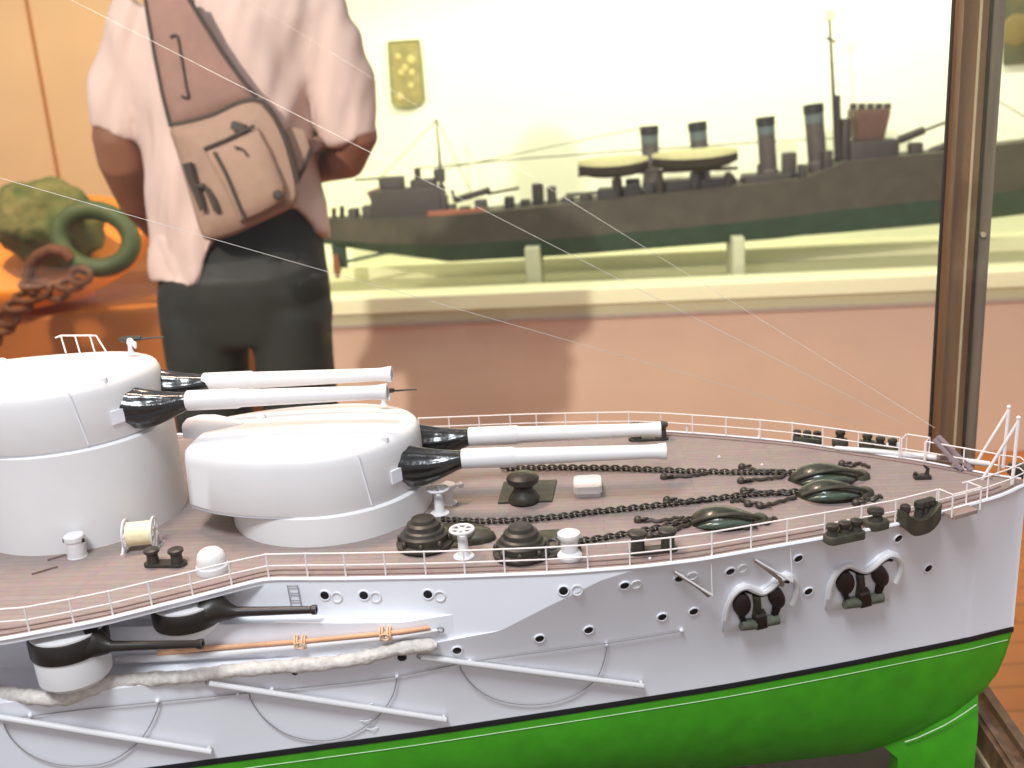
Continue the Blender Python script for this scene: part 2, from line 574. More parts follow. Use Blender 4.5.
dblock(840, 118, 850, 166, 0.05, 'bridge_ladder_house', M['ddark'])
fg = dblock(908, 142, 922, 160, 0.05, 'forecastle_gun', M['ddark'])
dtube([(899, 140), (924, 130)], 0.014, 'gun_breech', M['ddark'], fg)
dtube([(920, 132), (960, 117)], 0.005, 'gun_barrel', M['ddark'], fg)
dtube([(930, 152), (946, 146), (975, 140)], 0.014, 'breakwater', M['dhull'])
# after gun house
dblock(376, 186, 443, 222, 0.12, 'after_deckhouse', M['ddark'])
ag = dblock(381, 176, 403, 190, 0.07, 'after_gun', M['ddark'])
dtube([(386, 178), (355, 180)], 0.004, 'gun_barrel', M['ddark'], ag)
MB().loft([[dp(x, y, -.05) for x, y in ((366, 192), (380, 187), (386, 205), (374, 207))], [dp(x, y, .05) for x, y in ((366, 192), (380, 187), (386, 205), (374, 207))]]).build('gun_shield', mat('shield_brown', (128, 104, 84), 0.6), ag)
dblock(412, 178, 436, 192, 0.06, 'after_control_box', M['ddark'])
dtube([(417, 168), (418, 180)], 0.012, 'searchlight', M['ddark'])
for q in ((334, 216), (342, 214), (357, 216), (366, 214)):
    dtube([(q[0], q[1] - 8), (q[0], q[1] + 4)], 0.009, 'stern_bollard', M['ddark'])
dblock(428, 208, 486, 217, 0.04, 'deck_boat', M['dred'], dy=-.05, r=.02)
# midships gun and torpedo tubes
mg = dblock(476, 199, 487, 216, 0.05, 'midships_gun', M['ddark'])
dtube([(455, 200), (490, 190)], 0.012, 'gun_breech', M['ddark'], mg)
dtube([(488, 194), (519, 188)], 0.005, 'gun_barrel', M['ddark'], mg)
dtube([(494, 209), (536, 204)], 0.012, 'torpedo_tube', mat('tube_pale', (150, 150, 128), 0.6))
dtube([(452, 190), (455, 202)], 0.006, 'gun_sight', M['ddark'])
dblock(533, 183, 543, 207, 0.04, 'ventilator', M['ddark'])
dblock(548, 186, 556, 208, 0.04, 'ventilator', M['ddark'])
dtube([(557, 207), (598, 201)], 0.010, 'torpedo_tube', M['dyellow'])
dtube([(566, 195), (640, 189)], 0.006, 'tube_rail', M['ddark'])
dblock(598, 186, 642, 205, 0.10, 'engine_casing', M['ddark'])
dblock(612, 178, 622, 190, 0.05, 'boat_chock', M['ddark'])
dblock(655, 176, 735, 196, 0.13, 'boiler_casing', M['ddark'])
dblock(742, 172, 790, 186, 0.12, 'boiler_casing', M['ddark'])
dblock(757, 164, 762, 175, 0.03, 'boat_davit', M['ddark'])
dblock(782, 152, 796, 178, 0.05, 'ventilator', M['ddark'])
for px0, py0, px1, py1 in ((446, 204, 456, 216), (460, 206, 470, 216), (505, 196, 514, 210), (521, 199, 530, 209), (562, 196, 574, 206), (580, 193, 592, 204), (626, 178, 640, 196), (643, 182, 656, 196), (668, 180, 684, 194), (690, 172, 700, 190), (706, 178, 722, 192), (724, 174, 734, 190), (740, 176, 752, 186), (798, 164, 806, 178), (822, 150, 832, 170), (350, 208, 358, 222), (364, 205, 374, 220), (442, 195, 447, 216)):
    dblock(px0, py0, px1, py1, 0.05, 'deck_gear', M['ddark'], dy=-.03 + .02 * ((px0 * 7) % 3 - 1))
# boats on skids
def dboat(p, name, m, cover):
    rings = []
    for k in range(9):
        u = k / 8
        x = p[0] + (p[1] - p[0]) * u
        yt = p[2] + (p[3] - p[2]) * u - 3.0 * (2 * u - 1) ** 2
        t = dp(x, yt, -.10)
        w = 0.052 * (1 - (2 * u - 1) ** 4) + .004
        h = 0.038 * (1 - 0.4 * (2 * u - 1) ** 4)
        rings.append([Vector((t.x, t.y + w * math.cos(a), t.z + (h * math.sin(a) if math.sin(a) < 0 else .002))) for a in [PI + PI * j / 6 for j in range(7)]])
    o = MB().loft(rings).build(name, m, ds)
    rings2 = [[Vector((r[0].x, (r[0].y + r[-1].y) / 2 + (r[0].y - r[-1].y) / 2 * .9 * math.cos(a), r[0].z + (.032 * (1 - .6 * abs(2 * i_ / 8 - 1) ** 3)) * math.sin(a) + .001)) for a in [PI * j / 6 for j in range(7)]] for i_, r in enumerate(rings)]
    MB().loft(rings2).build('boat_cover', cover, o)


dboat((578, 648, 169, 164), 'ships_boat', M['ddark'], M['dyellow'])
dboat((652, 738, 162, 156), 'ships_boat', M['ddark'], M['dyellow'])
for q in (617, 660, 728):
    dtube([(q, 172), (q + 1, 192)], 0.010, 'boat_skid_post', M['ddark'], dy=-.1)
dtube([(578, 175), (738, 168)], 0.006, 'skid_beam', M['ddark'], dy=-.1)
# rigging
for pp in (((418, 168), (520, 159), (640, 150), (764, 142)), ((764, 142), (837, 138), (848, 135)), ((437, 120), (380, 178)), ((437, 120), (470, 190)), ((650, 126), (440, 170))):
    dtube(pp, 0.0022, 'rigging_wire', mat('destroyer_wire', (150, 146, 120), 0.6) if pp[0][0] != 418 else bpy.data.materials['destroyer_dark'])
dtube([(945, 122), (990, 96), (1030, 120)], 0.002, 'rigging_wire', M['ddark'])
# stern gear
dblock(334, 238, 345, 268, 0.015, 'rudder', M['dgreen'])
dtube([(345, 262), (385, 253), (430, 247)], 0.006, 'propeller_shaft', M['dgreen'], dy=-.05)
MB().ball(dp(337, 266, -.05), (.008, .045, .045), 12, 8).build('propeller', M['dred'], ds)
# support blocks
for k, (px, y0, y1) in enumerate(((533, 247, 284), (738, 237, 276))):
    a, b = DF.y(px - 6, y1, 0.22), DF.y(px + 6, y0, 0.22)
    zb = -0.019
    o = MB().rbox(((a.x + b.x) / 2, 0.30, (zb + b.z) / 2), (b.x - a.x, 0.22, b.z - zb), .006).build('support_block', M['block'])
    o.location, o.rotation_euler = DF.o, (0, 0, DF.rz)
    tag(o, ('cream support block under the destroyer hull, nearer the person' if k == 0 else 'cream support block under the destroyer hull, nearer the wooden post'), 'support block', 'destroyer support blocks')

# ================================================================ GREEN ANCHOR RELIC ON THE ORANGE STAND
EX_Y = 3.3
def ex(px, py, y=EX_Y):
    r = ray(px, py)
    return Vector((0, 0, CAM_Z)) + r * (y / r.y)


oc = ex(42, 240, 3.50)
tl = rad(21)
tn = Vector((0, -math.sin(tl), math.cos(tl)))
tv = Vector((0, math.cos(tl), math.sin(tl)))
st = MB()
Ro = 0.345
rings = []
for r, z in [(0.0, -0.07), (Ro, -0.07), (Ro * 1.02, -0.05), (Ro * 1.02, -0.015), (Ro, 0.0), (0.0, 0.0)]:
    rings.append([oc + Vector((max(r, .001) * math.cos(2 * PI * k / 48), 0, 0)) + tv * (max(r, .001) * math.sin(2 * PI * k / 48)) + tn * z for k in range(48)])
st.loft(rings)
stand = st.build('display_stand', M['orange'])
tag(stand, 'round bright orange tilted display stand under the green relic', 'display stand')
MB().cyl((oc.x, oc.y + .05, 0.622), (oc.x, oc.y + .05, oc.z - .060), 0.12, 0.10, 24).build('stand_post', M['orange'], stand)
# encrusted lump
lump = MB()
lo = [(-8, 215), (0, 195), (20, 182), (42, 178), (60, 181), (78, 193), (92, 205), (104, 222), (100, 245), (82, 262), (55, 268), (35, 262), (15, 250), (0, 240), (-12, 230)]
cc = Vector((sum(ex(*p).x for p in lo) / len(lo), EX_Y, sum(ex(*p).z for p in lo) / len(lo)))
rings = []
dirs = []
for i in range(29):
    a = -PI / 2 + PI * i / 28
    rr = []
    for k in range(60):
        b = 2 * PI * k / 60
        # outline radius in the direction of this meridian
        rr.append((a, b))
    dirs.append(rr)
def out_r(ang):
    best = 0.2
    pts = [(ex(*p).x - cc.x, ex(*p).z - cc.z) for p in lo]
    c, s = math.cos(ang), math.sin(ang)
    for (x1, y1), (x2, y2) in zip(pts, pts[1:] + pts[:1]):
        den = c * (y2 - y1) - s * (x2 - x1)
        if abs(den) < 1e-9:
            continue
        t = (x1 * (y2 - y1) - y1 * (x2 - x1)) / den
        u = (x1 * s - y1 * c) / den
        if t > 0 and -1e-6 <= u <= 1 + 1e-6:
            best = t
    return best
for rr in dirs:
    ring = []
    for a, b in rr:
        R_ = out_r(b)
        q = math.cos(a)
        p = cc + Vector((R_ * max(q, .01) * math.cos(b), 0.15 * math.sin(a), R_ * max(q, .01) * math.sin(b)))
        n1 = noise.noise(p * 14) * 0.022 + noise.noise(p * 34) * 0.010
        ring.append(p + (p - cc).normalized() * n1)
    rings.append(ring)
lump.loft(rings)
relic = lump.build('anchor_relic', M['moss'], None, 60)
tag(relic, 'green encrusted anchor relic lump with mooring ring on orange stand', 'anchor relic')
rp = []
for k in range(36):
    a = 2 * PI * k / 36
    rp.append(ex(95 + 36 * math.cos(a) + 4 * math.sin(a), 239 + 29 * math.sin(a) + 6 * math.cos(a) * 0, EX_Y - 0.13 + .10 * math.sin(-a) * .3))
MB().tube(rp, 0.030, 12, False, True).build('mooring_ring', M['ringgreen'], relic)
ch = []
sh = MB().tube([ex(x, y, EX_Y - .17) for x, y in ((28, 282), (30, 268), (38, 256), (50, 250), (64, 252), (72, 260))], 0.020, 10).build('anchor_shackle', M['rust'])
tag(sh, 'brown rusty shackle looped over the green mooring ring', 'shackle')
links = [(34, 284), (40, 290), (28, 297), (58, 292), (70, 285), (80, 276), (18, 306), (8, 318), (0, 329), (-10, 340)]
cm = MB()
for i, (x, y) in enumerate(links):
    c = ex(x, y, EX_Y - .19 - .004 * i)
    ang = rad(-40 if i % 2 else 35)
    ax = Vector((math.sin(ang) * .5, -1 if i % 2 else -.35, .4 if i % 2 else .9))
    cm.torus(c, 0.030, 0.0105, 18, 8, ax, 1.25, 0.8)
rc = cm.build('rusty_chain', M['rust'])
tag(rc, 'brown rusty chain trailing down from the green mooring ring', 'chain')
# low plinth in front of the relic
pl = MB().rbox((ex(20, 300, 3.7).x - .6, 3.97, 0.31), (2.6, 1.5, 0.62), 0.02).build('exhibit_plinth', mat('plinth_brown', (176, 104, 46), .6, var=.08, vscale=5))
tag(pl, 'low wide orange-brown plinth behind the person beneath the orange stand', 'plinth')

# ================================================================ PERSON SEEN FROM BEHIND
PY = 1.95
person = thing('person', 'person seen from behind in white short-sleeved shirt and dark trousers with sling bag', 'person', None, (ray(245, 300).x * PY / ray(245, 300).y, PY, 0.0))
P0 = Vector(person.location)


def pt(px, py, y=0.0):
    """point of the person (own coordinates) seen at a pixel, y metres in front of (+) or behind (-) the body axis"""
    r = ray(px, py)
    return Vector((0, 0, CAM_Z)) + r * ((PY + y) / r.y) - P0


def hring(px0, px1, py, ry, y=0.0, n=40):
    a, b = pt(px0, py, y), pt(px1, py, y)
    c = (a + b) / 2
    rx = abs(b.x - a.x) / 2
    return [Vector((c.x + rx * math.copysign(abs(math.cos(t)) ** .85, math.cos(t)), c.y + ry * math.copysign(abs(math.sin(t)) ** .85, math.sin(t)), c.z)) for t in [2 * PI * k / n for k in range(n)]]


def oval_tube(pts, rr, n=20):
    return MB().tube(pts, rr, n)


def remesh(o, voxel, it=2, wrinkle=None):
    m = o.modifiers.new('r', 'REMESH')
    m.mode = 'VOXEL'
    m.voxel_size = voxel
    s = o.modifiers.new('s', 'SMOOTH')
    s.iterations = it
    s.factor = 0.5
    dg = bpy.context.evaluated_depsgraph_get()
    me = bpy.data.meshes.new_from_object(o.evaluated_get(dg))
    o.modifiers.clear()
    mats = list(o.data.materials)
    o.data = me
    me.materials.clear()
    for k in mats:
        me.materials.append(k)
    if wrinkle:
        me.update()
        nn = [v.normal.copy() for v in me.vertices]
        for v, nrm in zip(me.vertices, nn):
            v.co += nrm * wrinkle(v.co)
    me.polygons.foreach_set('use_smooth', [True] * len(me.polygons))
    me.update()


def blend(a, b, n):
    return [a.lerp(b, k / n) for k in range(n + 1)]


b = MB()
# trunk, neck, head
b.loft([hring(168, 312, 245, .095), hring(160, 320, 225, .10), hring(166, 312, 190, .09), hring(160, 312, 120, .10), hring(155, 315, 50, .105), hring(150, 322, 15, .095), hring(170, 300, -12, .075), hring(205, 268, -30, .055), hring(210, 262, -70, .052)])
hc = pt(236, -115, .02)
b.ball(hc, (.074, .094, .112), 26, 16)
b.ball(hc + Vector((0, .035, -.055)), (.052, .055, .055), 18, 10)          # jaw
b.loft([[hc + Vector((x * .011 + .0, .088 + d, z)) for x in (-1, 0, 1)] + [hc + Vector((0, .07, z))] for z, d in ((.02, 0), (-.005, .014), (-.022, .022), (-.03, .008))])   # nose
for s in (-1, 1):
    b.ball(hc + Vector((s * .076, .0, -.005)), (.009, .020, .032), 12, 8)    # ears
    b.ball(hc + Vector((s * .03, .086, .022)), (.022, .010, .007), 12, 6)    # brows
b.ball(hc + Vector((0, .088, -.056)), (.022, .008, .006), 12, 6)
# arms
Lw = pt(160, 232, .20)
Rw = pt(292, 178, .20)
b.tube([pt(140, 20), pt(122, 80, -.01), pt(117, 140, -.01), pt(121, 160, .0), pt(136, 200, .08), Lw], [.055, .047, .044, .043, .036, .027], 18)
b.tube([pt(318, 22), pt(345, 90, -.01), pt(356, 138, -.01), pt(346, 158, .02), pt(322, 165, .10), Rw], [.055, .047, .042, .041, .035, .027], 18)
# hands clasped in front of the body: palm, four fingers, thumb
for w, s in ((Lw, 1), (Rw, -1)):
    dirv = Vector((s * .75, .35, -.1 if s > 0 else .05)).normalized()
    up = Vector((0, 0, 1))
    side = (up - dirv * up.dot(dirv)).normalized()
    pc = w + dirv * .05
    rot = Matrix((dirv, side.cross(dirv), side)).transposed()
    b.ball(pc, (.052, .017, .040), 16, 10, rot)
    b.tube([w - dirv * .01, w + dirv * .03], [.026, .026], 12)
    for i, (L, off) in enumerate(((.068, .027), (.076, .009), (.070, -.009), (.055, -.026))):
        q = pc + dirv * .042 + side * off
        curl = side.cross(dirv) * (-s)
        b.tube([q, q + dirv * L * .45, q + dirv * L * .75 + curl * .016, q + dirv * L * .85 + curl * .036], [.0095, .009, .0085, .007], 10)
    q = pc - dirv * .018 + side * .032
    b.tube([q, q + side * .028 + dirv * .018, q + side * .034 + dirv * .048], [.012, .010, .008], 10)
# legs
zl = lambda x, z: Vector((x, 0, z))
hipL, hipR = pt(212, 260), pt(285, 260)
hipL.x, hipR.x = pt(209.5, 372).x, pt(296.5, 372).x
for hx, s in ((hipL, -1), (hipR, 1)):
    b.tube([zl(hx.x - s * .012, hx.z), zl(hx.x, .70), zl(hx.x + s * .01, .50), zl(hx.x + s * .012, .33), zl(hx.x + s * .015, .10), zl(hx.x + s * .015, .05)], [.062, .056, .047, .046, .036, .036], 18)
body = b.build('body', M['skin'], person)
remesh(body, .0065, 1)
# hair
h = MB()
h.ball(hc + Vector((0, -.016, .022)), (.082, .096, .104), 26, 16)
h.ball(hc + Vector((0, -.05, -.04)), (.066, .052, .06), 18, 10)
hair = h.build('hair', M['hair'], person)
remesh(hair, .007, 2, lambda c: .003 * noise.noise(Vector((c.x * 90, c.y * 90, c.z * 12))))
for s in (-1, 1):
    e = MB().ball(hc + Vector((s * .031, .083, .008)), .0105, 12, 8).build('eye', mat('eye_white', (230, 226, 220), .3), person)
# shirt
s_ = MB()
hemtab = [(140, 283), (158, 286), (172, 292), (184, 289), (197, 266), (212, 244), (240, 230), (288, 205), (304, 212), (318, 236), (335, 246)]
rows = [(-62, 204, 268, .060), (-34, 198, 276, .064), (-18, 160, 312, .086), (0, 140, 330, .10), (25, 134, 332, .112), (70, 140, 316, .122), (110, 141, 311, .126), (150, 141, 312, .126), (185, 143, 319, .126)]
rings = [hring(a, c, py, ry, 0, 64) for py, a, c, ry in rows]
last = hring(145, 324, 200, .124, 0, 64)
hem = []
hem2 = []
for p in last:
    # pixel column of this point
    q = p + P0 - Vector((0, 0, CAM_Z))
    cc_, ss_ = math.cos(PITCH), math.sin(PITCH)
    f = q.y * cc_ - q.z * ss_
    pxx = 512 + F_PX * (q.x * math.cos(ROLL) - (q.y * ss_ + q.z * cc_) * math.sin(ROLL)) / f
    target = (lerp(hemtab, pxx - 8) + lerp(hemtab, pxx) + lerp(hemtab, pxx + 8)) / 3
    tz = pt(pxx, target, p.y)
    hem.append(Vector((p.x * 1.02 , p.y * 1.08, tz.z)))
mid_ = [a.lerp(c, .5) for a, c in zip(rings[-1], hem)]
hc_ = sum(hem, Vector()) / len(hem)
rings += [mid_, hem, [Vector((hc_.x + (p.x - hc_.x) * .88, p.y * .88, p.z + .004)) for p in hem], [Vector((hc_.x + (p.x - hc_.x) * .84, p.y * .84, max(p.z, hc_.z) + .05)) for p in hem]]
s_.loft(rings)
for arm in (((154, 8), (138, 45), (127, 90), (118, 134)), ((308, 10), (326, 50), (342, 100), (352, 141))):
    ps = [pt(*arm[0]), pt(*arm[1], -.005), pt(*arm[2], -.01), pt(*arm[3], -.01)]
    s_.tube(ps, [.066, .064, .060, .053], 28)
shirt = s_.build('shirt', M['shirt'], person)


def folds(c):
    d = 0.0
    d += .016 * noise.noise(Vector((c.x * 16 + c.z * 5, c.y * 6, c.z * 3.5)))
    d += .010 * noise.noise(Vector((c.x * 34 - c.z * 12, c.y * 10, c.z * 8 + 7)))
    return d


remesh(shirt, .0075, 5, folds)
MB().tube([pt(235 + 34 * math.cos(2 * PI * k / 24), -60, .056 * math.sin(2 * PI * k / 24)) for k in range(24)], .012, 8, False, True).build('collar', M['shirt'], shirt)
# trousers
t_ = MB()
t_.loft([hring(160, 318, 188, .10, 0, 44), hring(163, 318, 215, .102, 0, 44), hring(163, 324, 245, .112, 0, 44), hring(160, 329, 290, .125, 0, 44), hring(163, 331, 325, .115, 0, 44), hring(168, 330, 338, .10, 0, 44)])
for sx, e0, e1, k0, k1 in ((-1, 164, 248, 173, 246), (1, 252, 331, 260, 333)):
    A, B_ = hring(e0, e1, 310, .11, 0, 32), hring(k0, k1, 372, .10, 0, 32)
    c = sum(B_, Vector()) / 32
    R1 = [Vector((c.x + (p.x - c.x) * .92, p.y * .9, .48)) for p in B_]
    R2 = [Vector((c.x + sx * .01 + (p.x - c.x) * .85, p.y * .85, .30)) for p in B_]
    R3 = [Vector((c.x + sx * .012 + (p.x - c.x) * .8, p.y * .95, .045)) for p in B_]
    t_.loft([A, hring(e0 + 3, e1 - 1, 335, .108, 0, 32), B_, R1, R2, R3])
trousers = t_.build('trousers', M['trousers'], person)
remesh(trousers, .008, 8, lambda c: .005 * noise.noise(Vector((c.x * 18, c.y * 10, c.z * 7))))
for hx, s in ((hipL, -1), (hipR, 1)):
    x = hx.x + s * .015
    sh_ = MB()
    sh_.loft([[Vector((x + w * math.cos(a), y0 + l * 0 + .0 + w * 0 + 0, z0 + hh * math.sin(a))) for a in [2 * PI * k / 16 for k in range(16)]] for y0, w, hh, z0, l in ((-.085, .02, .03, .04, 0), (-.07, .038, .045, .048, 0), (0, .042, .045, .047, 0), (.08, .046, .032, .034, 0), (.15, .044, .024, .026, 0), (.185, .02, .012, .018, 0))])
    sh_.build('shoe', M['shoe'], person)

# sling bag worn across the back
bag = thing('sling_bag', 'taupe sling bag with dark piping worn across the back of the white shirt', 'bag', None, P0.copy())
BK = -0.155


def slab(name, px, y0, y1, m, parent, puff=0.0, bev=.006):
    pts = px
    rings = []
    c = Vector((sum(p[0] for p in pts) / len(pts), sum(p[1] for p in pts) / len(pts)))
    for y, k in ((y1, .99), (y0 + (y1 - y0) * .5, 1.0), (y0 + (y1 - y0) * .15, .985), (y0, .94), (y0 - puff * .6, .70), (y0 - puff, .35), (y0 - puff, .04)):
        rings.append([pt(c.x + (p[0] - c.x) * k, c.y + (p[1] - c.y) * k, y) for p in pts])
    return MB().loft(rings).build(name, m, parent, 50)


def curve(ps, n=6):
    out = []
    m = len(ps)
    for i in range(m - 1):
        p0, p1, p2, p3 = ps[max(i - 1, 0)], ps[i], ps[i + 1], ps[min(i + 2, m - 1)]
        for k in range(n):
            t = k / n
            out.append(tuple(0.5 * ((2 * b_) + (c_ - a_) * t + (2 * a_ - 5 * b_ + 4 * c_ - d_) * t * t + (3 * b_ - a_ - 3 * c_ + d_) * t ** 3) for a_, b_, c_, d_ in zip(p0, p1, p2, p3)))
    out.append(tuple(ps[-1]))
    return out


top = curve([(171, 125), (192, 121), (215, 114), (236, 104), (252, 100), (263, 102)])
body_o = top + curve([(263, 102), (276, 118), (288, 145), (298, 185), (297, 202), (288, 210)])[1:] + curve([(288, 210), (262, 222), (236, 234), (215, 240), (204, 238), (197, 222)])[1:] + curve([(197, 222), (188, 190), (176, 150), (170, 132), (171, 125)])[1:-1]
pocket = slab('main_pocket', body_o, BK - .045, BK + .03, M['bagpocket'], bag, .014)
panel_o = [(144, -6), (148, 20), (154, 55), (162, 95), (171, 127)] + [(192, 123), (215, 116), (236, 106), (257, 99)] + [(242, 80), (222, 52), (203, 22), (186, -6)]
panel = slab('strap_panel', panel_o, BK - .016, BK + .02, M['bag'], bag, .008)
MB().tube([pt(x, y, BK - .014) for x, y in ((145, -6), (149, 20), (155, 55), (163, 95), (171, 127))], .0042, 8).build('piping', M['piping'], panel)
MB().tube([pt(x, y, BK - .014) for x, y in ((186, -6), (203, 22), (222, 52), (242, 80), (257, 97))], .0042, 8).build('piping', M['piping'], panel)
MB().tube([pt(x, y, BK - .036) for x, y in top + curve([(263, 102), (276, 118), (288, 145), (298, 183)])[1:]], .0042, 8).build('piping', M['piping'], pocket)
MB().tube([pt(x, y, BK - .026) for x, y in curve([(170, 37), (177, 36), (181, 55), (186, 85), (188, 97), (181, 96)])], .0022, 6).build('zipper', M['piping'], panel)
# front pocket with flap and zips
slab('front_pocket', [(204, 150), (226, 141), (258, 128), (270, 150), (284, 185), (284, 200), (262, 213), (240, 222), (228, 195)], BK - .068, BK - .045, mat('bag_front_tan', (158, 128, 110), .8, var=.05), bag, .010)
fp = bag.children[-1]
MB().tube([pt(x, y, BK - .070) for x, y in ((204, 149), (226, 140), (254, 126))], .0035, 6).build('flap_edge', M['piping'], fp)
MB().tube([pt(x, y, BK - .078) for x, y in curve([(214, 152), (225, 172), (236, 198), (245, 220)])], .003, 6).build('zipper', M['piping'], fp)
MB().tube([pt(x, y, BK - .080) for x, y in curve([(234, 147), (242, 149), (248, 156)])], .002, 6).build('seam', M['piping'], fp)
MB().ball(pt(278, 195, BK - .080), (.009, .004, .009), 14, 8).build('logo_button', M['piping'], fp)
MB().rbox(pt(239, 127, BK - .064), (.026, .012, .014), .004, Matrix.Rotation(rad(22), 3, 'Y')).build('buckle', M['piping'], pocket)
MB().tube([pt(x, y, BK - .062) for x, y in ((187, 163), (192, 180), (199, 198), (203, 210))], [.009, .008, .007, .006], 8).build('strap_clip', M['piping'], pocket)
MB().tube([pt(x, y, BK - .062) for x, y in ((206, 188), (213, 200), (217, 211))], [.004, .006, .006], 8).build('strap_end', M['piping'], pocket)
MB().tube([pt(x, y, BK - .062) for x, y in ((192, 186), (204, 186))], .005, 8).build('strap_loop', M['piping'], pocket)
wing = slab('side_strap', [(281, 131), (290, 127), (304, 129), (311, 150), (305, 168), (297, 182), (290, 160)], BK + .0, BK + .03, M['bagpocket'], bag, .004)
MB().tube([pt(x, y, BK - .003) for x, y in ((282, 132), (289, 155), (297, 182))], .004, 6).build('piping', M['piping'], wing)
MB().tube([pt(x, y, BK - .003) for x, y in ((311, 148), (305, 166), (297, 182))], .004, 6).build('piping', M['piping'], wing)
# strap over the shoulder and round the front
MB().tube([pt(166, 0, BK + .01), pt(172, -26, -.09), pt(185, -34, 0.0), pt(205, 0, .11), pt(250, 60, .14), pt(310, 120, .10), pt(325, 140, .02), pt(312, 146, -.10)], [.022, .02, .016, .014, .014, .014, .012, .012], 10).build('shoulder_strap', M['bag'], bag)


# ================================================================ WOODEN CASE ROUND THE BATTLESHIP
K = Frame((-0.09366617, 0.46818771, 1.01), rad(4.5))
ZF = -0.166                      # floor of the case below the deck
EX = 0.333                       # inner face of the end rail
BKY = 0.138                      # inner face of the back pane
case = thing('wooden_showcase', 'dark wooden showcase with tall corner post behind the battleship bow', 'showcase', K)
ZT = 1.28
MB().box(((EX - 1.1) / 2 + .009, -.09, ZF - .012), (EX + 1.118, .62, .024)).build('floor_board', M['casefloor'], case)
MB().rbox(((EX - 1.1) / 2 + .004, -.09, (ZF - .024 - 1.01) / 2), (EX + 1.10, .58, 1.01 + ZF - .024), .01).build('cabinet_base', M['casewood'], case)
rl = MB()
rl.box((EX + .009, -.09, ZF + .006), (.018, .62, .022))
rl.box((EX + .004, -.09, ZF + .0165), (.003, .60, .004))
rl.box((EX + .013, -.09, ZF + .019), (.005, .60, .005))
rl.build('end_rail', M['casewood'], case)
MB().box((EX - .0008, -.09, ZF + .001), (.0014, .60, .003)).build('end_putty', M['putty'], case)
MB().box(((EX - 1.1) / 2, BKY + .018, ZF + .006), (EX + 1.1, .036, .022)).build('back_rail', M['casewood'], case)
pz = (ZT + ZF) / 2
pb = K.y(958, 430, BKY)
X0 = K.y(940, 430, BKY).x
X1 = K.y(979, 430, BKY).x
w = X1 - X0
post = MB().box((X0 + w * .30, BKY + .008, pz), (w * .60, .016, ZT - ZF)).build('corner_post', M['casewood'], case)
MB().box((X0 + w * .82, BKY + .010, pz), (w * .36, .014, ZT - ZF)).build('post_stile', M['casewood2'], post)
MB().box((X0 + w * .62, BKY + .0076, pz), (w * .08, .0164, ZT - ZF)).build('post_groove', M['groove'], post)
MB().box((X0 + w * .38, BKY - .0005, pz - .30), (.0010, .002, ZT - ZF - .6)).build('putty_line', M['putty'], post)
# the irregular dark sealant along the glass
sl = MB()
sp = []
for k in range(60):
    z = ZF + (ZT - ZF) * k / 59
    sp.append((X0 - .0004 + .0006 * noise.noise(Vector((0, 0, z * 40))), BKY + .0150, z))
sl.tube(sp, .0013, 6)
sl.build('sealant_bead', M['groove'], post)
MB().cyl((X0 + w * .80, BKY + .004, .098), (X0 + w * .80, BKY + .001, .098), .0016, None, 12).build('post_screw', M['putty'], post)
MB().box(((X0 - 1.1) / 2, BKY + .010, pz), (X0 + 1.1, .004, ZT - ZF)).build('back_pane', M['pane'], case)
MB().box((EX + .008, -.085, pz), (.004, .42, ZT - ZF)).build('end_pane', M['pane'], case)
MB().box(((X1 - 1.1) / 2, BKY + .022, ZT + .02), (X1 + 1.1, .06, .04)).build('top_rail', M['casewood'], case)

# ================================================================ BATTLESHIP MODEL
ship = thing('battleship_model', 'large white and green battleship model with gun turrets, chains and railings', 'ship model', K)
ZW = -0.0765
XB = 0.3355
D_S = [(-.40, .1290), (-.30, .1290), (-.18, .1280), (-.1335, .1265), (-.103, .1244), (-.0686, .1113), (-.0345, .0924), (-.011, .0785), (.0221, .0805), (.0692, .0816), (.1152, .0808), (.1485, .0775), (.1738, .0726), (.2317, .0541), (.2646, .043), (.2853, .0326), (.3172, .0165), (.328, .0085), (XB, .0015)]
D_P = [(-.40, .1290), (-.13, .1265), (-.07, .115), (-.035, .105), (.0947, .1040), (.1594, .0996), (.1929, .0883), (.2245, .0758), (.2445, .0668), (.2695, .0496), (.2893, .0383), (.3133, .0205), (.3268, .0070), (XB, .0015)]
W_T = [(-.40, .122), (-.20, .121), (-.12, .111), (-.0672, .1012), (-.0235, .0926), (.0471, .0789), (.1294, .0602), (.189, .0462), (.2519, .0282), (.2727, .0215), (.3058, .0118), (.326, .0042), (XB - .001, .0012)]
DS = lambda x: smoothtab(D_S, x, .005) if x > -.02 or x < -.02 else lerp(D_S, x)
DP = lambda x: smoothtab(D_P, x, .012)
WT = lambda x: smoothtab(W_T, x, .015) if x < .31 else lerp(W_T, x)
F_T = [(-.4, .004), (-.1, .006), (.0, .0085), (.0885, .0135), (.13, .0205), (.160, .0215)]
ZL = lambda x: lerp([(-.1, -.036), (.03, -.033), (.0885, -.0260), (.110, -.0150), (.1316, -.0050), (.148, -.0006)], x)


def wall_t(x):
    return DS(x) if x > -.012 else .0790


def main_t(x, z):
    h = max(0.0, (z - ZW) / -ZW)
    w = WT(x)
    if x > .148:
        fl = max(DS(x) - w, 0.0)
    else:
        xc = max(x, .0885)
        hc = (ZL(xc) - ZW) / -ZW
        fl = max(0.0, wall_t(xc) - WT(xc)) / hc ** 1.5        # the flare meets the upright wall along the knuckle
        if x < .0885:
            k = min(1.0, (.0885 - x) / .06)
            fl = fl * (1 - k) + lerp(F_T, x) * k
    return w + fl * h ** 1.5


